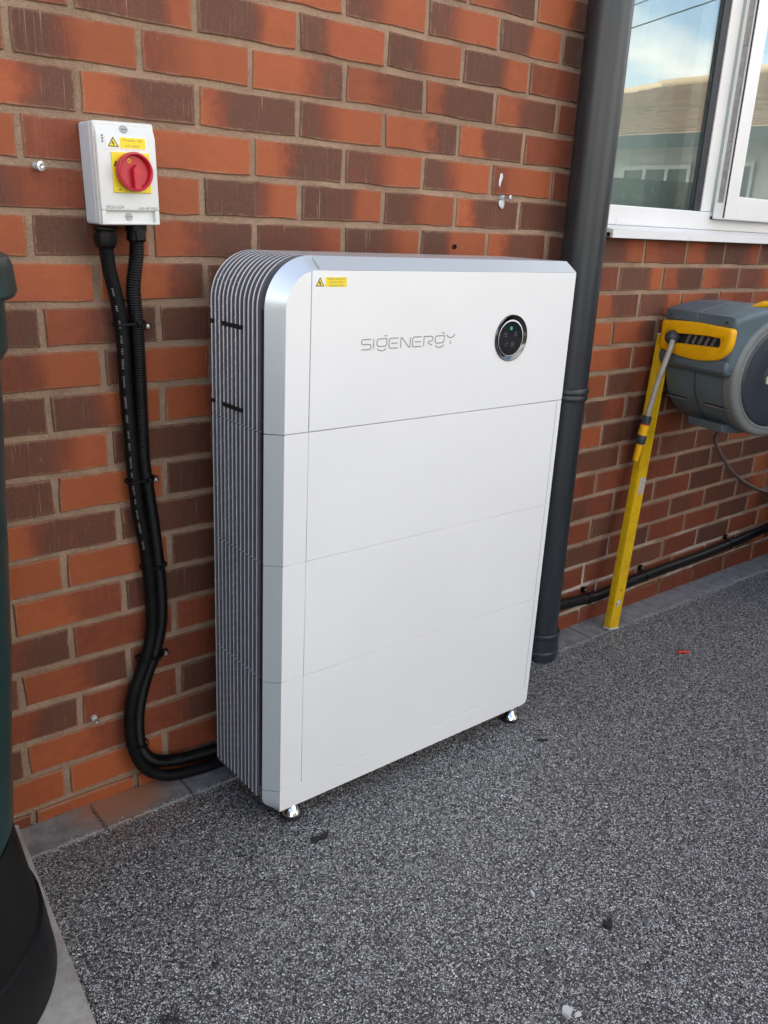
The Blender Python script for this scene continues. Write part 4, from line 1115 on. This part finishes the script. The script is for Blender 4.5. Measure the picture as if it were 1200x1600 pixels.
# carry handle on top, wall bracket behind, drain lug below
tube('carry_handle', [rf(0.13, 1.006, 0.20), rf(0.135, 1.022, 0.235), rf(0.15, 1.026, 0.262), rf(0.20, 1.024, 0.275), rf(0.25, 1.010, 0.262)], 0.010, M['reel_yellow'], reel, 12)
prism('foot_lug', [(0.07, 0.660), (0.08, 0.634), (0.15, 0.626), (0.22, 0.630), (0.24, 0.650)], rf, 0.075, 0.215, M['reel_body'], reel, 0.006, 3)
box('wall_bracket', 2.16, 2.34, -0.10, -0.001, 0.66, 0.98, M['reel_rim'], reel, 0.012, 3)
lathe('screw_head', [(0.004, 0), (0.004, .002), (0, .003)], rf(0.060, 0.700, 0.150), -RBk, M['screw'], reel, 12)
for zc_, wv in ((0.972, 0.030), (0.972, 0.245)): lathe('screw_head', [(0.0045, 0), (0.0045, .0016), (0.002, .002), (0, .0008)], rf(-0.0165, zc_, wv), -RBk, M['hose_dark'], reel, 12)
tube('mould_line', [rf(-0.0155, 0.966, 0.132), rf(-0.0152, 0.985, 0.132), rf(0.0, 0.9935, 0.132), rf(0.10, 1.0150, 0.132), rf(0.21, 1.0150, 0.132)], 0.0011, M['reel_rim'], reel, 6)
# stopper ball, hanging hose end and its connectors
bc_ = rf(-0.030, 0.906, 0.060)
hose = empty('hose_end', bc_)
tag(hose, 'beige hose end hanging from reel with grey and yellow connectors', 'hose')
lathe('stopper_ball', [(0.0, -.022)]+[(0.022*math.cos(a), 0.022*math.sin(a)) for a in [R(-75+15*i) for i in range(11)]]+[(0, .022)], bc_, (-0.6, -0.3, -0.5), M['hose_dark'], hose, 28)
def hp_(dx, dy, z): return Vector((bc_.x+dx, bc_.y+dy, z))
hpts = [hp_(-0.004, -0.004, 0.905), hp_(-0.020, -0.014, 0.885), hp_(-0.038, -0.014, 0.840), hp_(-0.049, -0.006, 0.780), hp_(-0.056, 0.004, 0.700), hp_(-0.060, 0.010, 0.640)]
tube('hose', catmull(hpts, 8), 0.0084, M['hose'], hose, 16)
hd = (hpts[-1]-hpts[-2]).normalized(); hb = hpts[-1]
lathe('connector_nut', [(0.0085, -.026), (0.0135, -.024), (0.0142, -.012), (0.0142, .0)], hb, hd, M['hose_dark'], hose, 20)
lathe('red_ring', [(0.0136, 0.0), (0.0136, 0.0035)], hb, hd, M['debris_red'], hose, 20)
lathe('connector_body', [(0.0140, 0.0035), (0.0152, 0.010), (0.0142, 0.019), (0.0152, 0.028), (0.0152, 0.036)], hb, hd, M['reel_yellow'], hose, 24)
bm = bmesh.new()
vv, ff = tube_data([hb+hd*t for t in (0.036, 0.040, 0.062, 0.066)], lambda i: (0.0135, 0.0152, 0.0152, 0.0130)[i], 20)
mesh('grip_ring', vv, ff, M['hose_dark'], hose, True, 30)
lathe('nozzle', [(0.0112, 0.066), (0.0108, 0.085), (0.0092, 0.122), (0.0070, 0.123), (0.0066, 0.112), (0, 0.112)], hb, hd, M['reel_yellow'], hose, 24)
tag(tube('supply_hose', catmull([(2.285, -0.11, 0.640), (2.300, -0.06, 0.560), (2.330, -0.032, 0.510), (2.411, -0.028, 0.435), (2.529, -0.026, 0.351), (2.670, -0.026, 0.283), (2.813, -0.028, 0.236), (3.05, -0.03, 0.20), (3.3, -0.03, 0.19)], 10), 0.0068, M['hose_brown'], None, 12),
    'thin brown supply hose drooping from under the hose reel to the right', 'hose')

# ================================================================ SPIRIT LEVEL leaning on the wall
lb = Vector((1.757, -0.094, gz(1.757)+0.0075)); lt = Vector((1.925, -0.027, 0.905))
ld = (lt-lb); LN = ld.length; ld.normalize()
lx = Vector((1, 0, 0)); lx = (lx-ld*lx.dot(ld)).normalized(); ly = ld.cross(lx)
LM = Matrix.Identity(4)
for i in range(3): LM[i][0], LM[i][1], LM[i][2], LM[i][3] = lx[i], ly[i], ld[i], lb[i]
lev = empty('spirit_level', lb)
tag(lev, 'worn yellow spirit level leaning upright against the brick wall', 'spirit level')
bm = bmesh.new()
HW, HD = 0.0250, 0.0120
# box section with raised edge flanges
bm_box(bm, -HW+.004, HW-.004, -HD+.0016, HD-.0016, 0.006, LN-.006, 0, 1, LM)
bm_box(bm, -HW, -HW+.0042, -HD, HD, 0.0055, LN-.0055, 0.0010, 2, LM)
bm_box(bm, HW-.0042, HW, -HD, HD, 0.0055, LN-.0055, 0.0010, 2, LM)
from_bm('body', bm, M['level'], lev, True, 40)
box('end_cap', -HW-.0004, HW+.0004, -HD-.0004, HD+.0004, 0, 0.006, M['level_cap'], lev, 0.0012, 2, LM)
box('end_cap', -HW-.0004, HW+.0004, -HD-.0004, HD+.0004, LN-.006, LN, M['level_cap'], lev, 0.0012, 2, LM)
def lp(a, b, c): return LM @ Vector((a, b, c))
for zc in (0.092, LN-0.10):
    lathe('vial_ring', [(0.0150, -.0004), (0.0150, .0018), (0.0130, .0020), (0.0122, -.003)], lp(0.001, -HD+.0016, zc), -ly, M['level'], lev, 32)
    lathe('vial_window', [(0.0128, -.0010), (0.0128, .0002), (0, .0003)], lp(0.001, -HD+.0016, zc), -ly, M['level_cap'], lev, 28)
    tube('vial', [lp(-.008, -HD+.0004, zc-.004), lp(.009, -HD+.0004, zc+.004)], 0.0042, M['vial'], lev, 10)
lathe('rivet', [(0.0032, 0), (0.0030, .0012), (0, .0014)], lp(0.004, -HD+.0016, 0.135), -ly, M['hole'], lev, 12)
box('centre_vial', -.006, HW+.0006, -HD-.0004, HD+.0004, LN*.5-.028, LN*.5+.028, M['vial'], lev, 0.002, 2, LM)

# ================================================================ WATER BUTT on its stand and slab
BX, BY = -0.434, -0.312
slab_v = [(-0.128, -0.004), (-0.182, -0.640), (-0.86, -0.640), (-0.86, -0.004)]
ZS = -0.014
bm = bmesh.new()
lo = [bm.verts.new((x, y, -0.09)) for x, y in slab_v]; hi = [bm.verts.new((x, y, ZS)) for x, y in slab_v]
bm.faces.new(hi); bm.faces.new(lo[::-1])
for i in range(4): bm.faces.new((lo[i], lo[(i+1) % 4], hi[(i+1) % 4], hi[i]))
bmesh.ops.recalc_face_normals(bm, faces=bm.faces)
bmesh.ops.bevel(bm, geom=[e for e in bm.edges if all(v in hi for v in e.verts)], offset=0.004, segments=2, affect='EDGES')
tag(from_bm('concrete_slab', bm, M['concrete'], None, True, 40), 'pale grey concrete slab under the black water butt stand', 'slab')
tag(lathe('butt_stand', [(0.262, ZS), (0.266, ZS+.006), (0.264, ZS+.020), (0.258, ZS+.070), (0.252, ZS+.115), (0.246, ZS+.118), (0.2200, 0.262), (0.2170, 0.268), (0.2, 0.27)], (BX, BY, 0), (0, 0, 1), M['butt_black'], None, 96, 30),
    'tapered black plastic stand on the concrete slab, carrying the green butt', 'stand')
wb = empty('water_butt', (BX, BY, 0.268)); tag(wb, 'dark green plastic water butt with lid at left edge of the picture', 'water butt')
prof = [(0.215, 0.2705), (0.2235, 0.290), (0.2270, 0.340), (0.2325, 0.42), (0.2465, 0.585), (0.2520, 0.680), (0.2600, 0.824), (0.2670, 0.940), (0.2690, 1.005), (0.2730, 1.010), (0.2800, 1.020), (0.2815, 1.030), (0.2815, 1.085), (0.275, 1.09)]
tank = lathe('tank', prof, (BX, BY, 0), (0, 0, 1), M['butt_green'], wb, 96, 30)
lathe('lid', [(0.2830, 1.0885), (0.2950, 1.0900), (0.2985, 1.0960), (0.2955, 1.1280), (0.2900, 1.1400), (0.2760, 1.1460), (0.24, 1.150), (0, 1.160)], (BX, BY, 0), (0, 0, 1), M['butt_green'], wb, 96, 30)

# ================================================================ DARK TUB at the right edge
tub = empty('plastic_tub', (3.115, -0.20, gz(3.115))); tag(tub, 'dark plastic tub just showing at the right edge below the brown hose', 'tub')
lathe('tub_body', [(0.15, gz(3.1)+.002), (0.165, .05), (0.178, .22), (0.186, 0.225), (0.186, 0.245), (0.170, 0.245), (0.158, 0.10), (0, 0.10)], (3.115, -0.20, 0), (0, 0, 1), M['butt_black'], tub, 56)
lathe('tub_rim', [(0.187, .226), (0.191, .230), (0.191, .243), (0.187, .248), (0.176, .247)], (3.115, -0.20, 0), (0, 0, 1), M['butt_green'], tub, 56)

# ================================================================ LITTER on the drive
def chip(name, x, y, pts, h, mat, label, cat, rot=0.0):
    ca, sa = math.cos(rot), math.sin(rot); n = len(pts); z = gz(x)+0.0035
    top = [(x+(a*.92)*ca-(b*.92)*sa, y+(a*.92)*sa+(b*.92)*ca, z+h*(0.6+0.2*random.random())) for a, b in pts]
    bot = [(x+a*ca-b*sa, y+a*sa+b*ca, z-.004) for a, b in pts]
    f = [tuple(range(n)), tuple(range(2*n-1, n-1, -1))]+[(i, n+i, n+(i+1) % n, (i+1) % n) for i in range(n)]
    return tag(mesh(name, top+bot, f, mat, None), label, cat)
rp_ = empty('red_wall_plug', (1.818, -0.333, gz(1.818)+.006)); tag(rp_, 'small red plastic wall plug lying on the gravel', 'wall plug')
a0 = Vector((1.803, -0.322, gz(1.8)+.0075)); a1_ = Vector((1.833, -0.344, gz(1.83)+.0075))
tube('plug_shaft', [a0, a0.lerp(a1_, .3), a0.lerp(a1_, .34), a0.lerp(a1_, .6), a0.lerp(a1_, .64), a1_], lambda i: (0.0042, 0.0046, 0.0036, 0.0038, 0.0046, 0.0040)[i], M['debris_red'], rp_, 10)
dd = (a1_-a0).normalized()
lathe('plug_collar', [(0.0056, -.0015), (0.0056, .0012)], a0, dd, M['debris_red'], rp_, 12)
chip('black_scrap', 0.372, -0.383, [(-.022, -.006), (-.012, -.010), (-.002, -.004), (.012, -.004), (.020, .004), (.024, .010), (.018, .012), (.008, .003), (-.008, .004), (-.018, .007)], 0.005, M['rubber'], 'bent scrap of black plastic on gravel in front of the unit', 'scrap', R(-14))
chip('black_scrap', 0.681, -0.897, [(-.010, -.004), (.0, -.008), (.014, -.006), (.012, .001), (.004, .003), (.006, .010), (-.004, .011), (-.009, .005)], 0.006, M['rubber'], 'small black blob lying alone on gravel at lower right', 'scrap', R(40))
chip('white_chip', 0.466, -0.974, [(-.010, -.007), (.007, -.008), (.010, .004), (.003, .010), (-.008, .007)], 0.004, M['debris_white'], 'square white chip on gravel at the bottom edge', 'chip', R(20))
chip('white_chip', 0.476, -0.988, [(-.007, -.003), (.006, -.003), (.005, .003), (-.005, .002)], 0.003, M['debris_white'], 'tiny white chip just beside the square white one', 'chip', R(-20))
chip('white_sliver', 0.622, -0.758, [(-.012, -.001), (.0, -.004), (.012, .0), (.006, .003), (-.003, .002)], 0.003, M['debris_white'], 'thin pale sliver on gravel in the lower right area', 'chip', R(62))
chip('twig', 1.055, -0.405, [(-.016, -.0012), (.0, -.0022), (.018, -.001), (.017, .0012), (.0, .001), (-.014, .0015)], 0.003, M['rubber'], 'short dark twig on gravel right of the unit', 'twig', R(-35))

# ================================================================ ACROSS THE STREET (seen mirrored in the window glass)
bung = empty('bungalow', (16.5, -9, 0)); tag(bung, 'white bungalow with brown tiled hip roof, mirrored in the window glass', 'house')
ex, wx, y0, y1 = 10.9, 11.5, -15.6, 1.5
box('wall', wx, 21.5, y0+.5, y1-.5, gz(wx)-.3, 2.62, M['render_white'], bung)
rv = [(ex, y0, 2.55), (ex, y1, 2.55), (22.1, y1, 2.55), (22.1, y0, 2.55), (16.5, y0+5.4, 4.15), (16.5, y1-5.4, 4.15)]
mesh('roof', rv, [(0, 1, 5, 4), (1, 2, 5), (2, 3, 4, 5), (3, 0, 4)], M['roof_tile'], bung)
box('fascia', ex-.02, ex+.03, y0, y1, 2.38, 2.56, M['dark_glass'], bung)
for i in range(1, 26):                     # tile courses on the slope that faces the window
    t = i/26; xx = ex+(16.5-ex)*t; z = 2.55+1.6*t; a = y0+5.4*t; b = y1-5.4*t
    box('tile_course', xx-.02, xx+.03, a, b, z, z+.022, M['roof_tile'], bung)
tube('ridge', [(16.5, y0+5.3, 4.18), (16.5, y1-5.3, 4.18)], 0.11, M['ridge_tile'], bung, 10)
tube('hip_ridge', [(ex, y0, 2.57), (16.5, y0+5.4, 4.17)], 0.09, M['ridge_tile'], bung, 10)
tube('hip_ridge', [(ex, y1, 2.57), (16.5, y1-5.4, 4.17)], 0.09, M['ridge_tile'], bung, 10)
for ya in (-13.0, -9.6, -7.2, -5.6, -3.4, -1.6):
    wn = box('window', wx-.04, wx+.02, ya, ya+1.15, 1.05, 2.15, M['dark_glass'], bung)
    for yb in (ya-.03, ya+.36, ya+.75, ya+1.13): box('frame', wx-.07, wx-.041, yb, yb+.05, 1.02, 2.18, M['upvc'], wn)
    for zb in (1.0, 2.13): box('frame', wx-.075, wx-.042, ya-.03, ya+1.18, zb, zb+.06, M['upvc'], wn)
# dark estate car parked further along the drive, tail towards the camera (out of frame, mirrored low in the window glass)
M['car_paint'] = plain('dark_grey_car_paint', (0.020, 0.023, 0.026), 0.28, 0.2, 0.1, 6, 0, 1, 0.5, 0.8)
M['tail_lamp'] = plain('tail_lamp_red', (0.35, 0.01, 0.01), 0.15)
CX, CY0, CY1 = 2.45, -2.56, -0.80
CG = gz(4.5)
car = empty('parked_car', (CX+2, (CY0+CY1)/2, CG)); tag(car, 'dark grey estate car parked along the drive, mirrored low in the window glass', 'car')
CZ = 1.05
cf = lambda a, b, t: (CX+a, t, CG+b*CZ)
def smooth_poly(p, n=4): return rounded([(x, z, r) for x, z, r in p], n)
def rounded(pts, n=5):
    res = []; m_ = len(pts)
    for i, (x, z, r) in enumerate(pts):
        a = Vector(pts[i-1][:2]); b = Vector((x, z)); c = Vector(pts[(i+1) % m_][:2])
        p = b+(a-b).normalized()*r; q = b+(c-b).normalized()*r
        for j in range(n+1):
            t = j/n; res.append(tuple((1-t)**2*p+2*t*(1-t)*b+t*t*q))
    return res
prism('body', smooth_poly([(0.06, .24, .05), (0.0, .42, .06), (0.02, .78, .08), (.10, .97, .05), (2.95, .95, .12), (3.65, .84, .20), (3.98, .66, .12), (4.02, .40, .08), (3.92, .22, .06)]), cf, CY0, CY1, M['car_paint'], car, 0.07, 4, 40)
cab_p = smooth_poly([(.12, .93, .02), (.26, 1.26, .06), (.48, 1.47, .12), (1.70, 1.50, .30), (2.20, 1.36, .25), (2.98, .93, .02)])
cv, cfc = [], []
n_ = len(cab_p)
for (a, b) in cab_p:
    k_ = (b-.93)/.57*0.17
    cv.append((CX+a, CY0+.06+k_, CG+b*CZ))
for (a, b) in cab_p:
    k_ = (b-.93)/.57*0.17
    cv.append((CX+a, CY1-.06-k_, CG+b*CZ))
cfc = [tuple(range(n_)), tuple(range(2*n_-1, n_-1, -1))]+[(i, n_+i, n_+(i+1) % n_, (i+1) % n_) for i in range(n_)]
cabin = mesh('cabin', cv, cfc, M['car_paint'], car, True, 40)
for ys, sg in ((CY1-.06, -1), (CY0+.06, 1)):
    for q in ([(.42, .99), (1.16, .99), (1.16, 1.38), (.62, 1.38), (.46, 1.28)], [(1.24, .99), (2.62, .99), (2.10, 1.30), (1.72, 1.39), (1.24, 1.39)]):
        g0 = [(CX+a, ys+sg*((b-.93)/.57*.17)-sg*.004, CG+b*CZ) for a, b in q]; g1 = [(x, y+sg*.003, z) for x, y, z in g0]; m_ = len(q)
        mesh('side_window', g0+g1, [tuple(range(m_)), tuple(range(2*m_-1, m_-1, -1))]+[(i, m_+i, m_+(i+1) % m_, (i+1) % m_) for i in range(m_)], M['dark_glass'], cabin)
prism('rear_window', [(CY0+.20, 0), (CY1-.20, 0), (CY1-.28, 1), (CY0+.28, 1)], lambda a, b, t: (CX+.145+.12*b-t, a, CG+(1.0+.29*b)*CZ), 0.0, 0.006, M['dark_glass'], cabin)
prism('windscreen', [(CY0+.16, 0), (CY1-.16, 0), (CY1-.28, 1), (CY0+.28, 1)], lambda a, b, t: (CX+2.86-.60*b+t, a, CG+(1.005+.345*b)*CZ), 0.004, 0.010, M['dark_glass'], cabin)
for xw in (.72, 3.20):
    for yw, sg in ((CY1-.085, 1), (CY0+.085, -1)):
        wh = lathe('wheel', [(0.20, -.09), (0.29, -.09), (0.312, -.07), (0.312, .07), (0.29, .092), (0.21, .090)], (CX+xw, yw, CG+.312), (0, sg, 0), M['rubber'], car, 40)
        lathe('rim', [(0.21, .085), (0.19, .070), (0.06, .060), (0.05, .080), (0, .082)], (CX+xw, yw, CG+.312), (0, sg, 0), M['screw'], wh, 40)
for ya in (CY0+.06, CY1-.30): box('tail_lamp', CX-.012, CX+.05, ya, ya+.24, CG+.68, CG+.86, M['tail_lamp'], car, 0.015, 3)
for ya in (CY0+.08, CY1-.36): box('headlight', CX+3.80, CX+3.985, ya, ya+.28, CG+.60, CG+.70, M['chrome'], car, 0.02, 3)
box('rear_bumper', CX-.03, CX+.08, CY0+.04, CY1-.04, CG+.30, CG+.48, M['car_paint'], car, 0.03, 3)
pole = empty('utility_pole', (10.3, 2.2, gz(10.3))); tag(pole, 'tall wooden pole carrying the overhead wires mirrored in the window', 'pole')
lathe('shaft', [(0.13, -.4), (0.09, 7.4)], (10.3, 2.2, 0), (0, 0, 1), M['wood'], pole, 16)
box('cross_arm', 10.25, 10.35, 1.6, 2.8, 6.9, 7.0, M['wood'], pole)
for i, (za, zb, lab) in enumerate(((6.85, 5.6, 'highest'), (6.3, 5.0, 'second highest'), (5.9, 4.75, 'second lowest'), (5.5, 4.5, 'lowest'))):
    q = [Vector((10.3, 2.1, za)).lerp(Vector((15.5, -22.0, zb)), t/16)-Vector((0, 0, 0.7*4*(t/16)*(1-t/16))) for t in range(17)]
    tag(tube('overhead_wire', q, 0.011, M['rubber'], None, 6), lab+' of the thin overhead wires mirrored in the window glass', 'wire', 'overhead wires')


# unseen board fence added on the left to shade that side and darken trim
fence = empty('shade_fence', (-2.55, -1.7, gz(-2.55))); tag(fence, 'unseen dark board fence added beyond the water butt to shade the left side', 'fence')
M['fence_wood'] = plain('dark_stained_board', (0.15, 0.145, 0.125), 0.8, 0, 0.35, 9, 0.2, 120)
for i in range(24):
    yb = -0.10-0.145*i
    box('board', -2.562, -2.542, yb-.138, yb, gz(-2.55)+.03, 1.62+random.uniform(-.01, .01), M['fence_wood'], fence, 0.003, 1)
for zr in (0.35, 0.95, 1.5): box('rail', -2.62, -2.563, -3.58, -0.09, zr-.04, zr+.04, M['fence_wood'], fence)
for yp in (-0.14, -1.85, -3.52): box('post', -2.72, -2.621, yp-.05, yp+.05, gz(-1.8)-.1, 1.85, M['fence_wood'], fence, 0.004, 1)


# unseen fence added behind the camera to keep low sky off the wall
bf = empty('sky_block_fence', (0, -7.0, gz(0))); tag(bf, 'unseen brown board fence added behind the camera to block low sky light', 'fence')
M['fence_brown'] = plain('brown_board', (0.105, 0.095, 0.082), 0.8, 0, 0.35, 7, 0.2, 120)
for i in range(44):
    xb = -1.70+0.145*i
    box('board', xb, xb+.138, -7.01, -6.99, gz(xb)+.03, 1.52+random.uniform(-.01, .01), M['fence_brown'], bf, 0.003, 1)
for zr in (0.30, 0.85, 1.35): box('rail', -1.70, 4.67, -7.07, -7.011, zr-.04, zr+.04, M['fence_brown'], bf)
for xp in (-1.65, 0.2, 2.05, 3.9): box('post', xp-.05, xp+.05, -7.17, -7.071, gz(xp)-.1, 1.60, M['fence_brown'], bf, 0.004, 1)

# loose stones that broke away along the edging and lie about on the drive
rl = random.Random(5)
lv, lf = [], []
def stone(x, y, z, r):
    n = len(lv); ph = rl.uniform(0, 6.28); sx_, sy_, sz_ = rl.uniform(.8, 1.5), rl.uniform(.7, 1.0), rl.uniform(.5, .8)
    pts = [(0, 0, 1), (0, 0, -1)]+[(math.cos(a), math.sin(a), rl.uniform(-.35, .35)) for a in [i*math.pi/2.5 for i in range(5)]]
    for a, b, c in pts:
        a, b, c = a*sx_*rl.uniform(.8, 1.1), b*sy_*rl.uniform(.8, 1.1), c*sz_
        lv.append((x+r*(a*math.cos(ph)-b*math.sin(ph)), y+r*(a*math.sin(ph)+b*math.cos(ph)), z+r*c))
    for i in range(5):
        j = (i+1) % 5; lf.extend([(n, n+2+i, n+2+j), (n+1, n+2+j, n+2+i)])
for i in range(2200):
    x = rl.uniform(-0.12, 3.3); y = -0.103+rl.gauss(0, .006); stone(x, y, gz(x)+(0.0062 if y > -0.102 else 0.0012), rl.uniform(.0014, .0027))
for i in range(1500):
    x = rl.uniform(-0.1, 3.0); y = rl.uniform(-1.4, -0.12); stone(x, y, gz(x)+.0012, rl.uniform(.0012, .0024))
for i in range(260):
    x = rl.uniform(-0.1, 3.2); y = rl.uniform(-0.1, -0.004); stone(x, y, gz(x)+.0065, rl.uniform(.0007, .0017))
k_ = NT('loose_stone'); g_o = k_.n('ShaderNodeNewGeometry')
cr_ = k_.n('ShaderNodeValToRGB'); cr_.color_ramp.elements[0].color = (0.05, 0.05, 0.052, 1); cr_.color_ramp.elements[1].color = (0.52, 0.51, 0.50, 1)
k_.l(g_o.outputs['Random Per Island'], cr_.inputs[0]); k_.base(cr_.outputs[0]); k_.rough(0.5)
tag(mesh('loose_gravel', lv, lf, k_.m), 'scattered loose grey stones along the paver edging and drive', 'gravel', kind='stuff')

print('bricks as parts:', n_brick, 'joined:', len(far_f)//5)
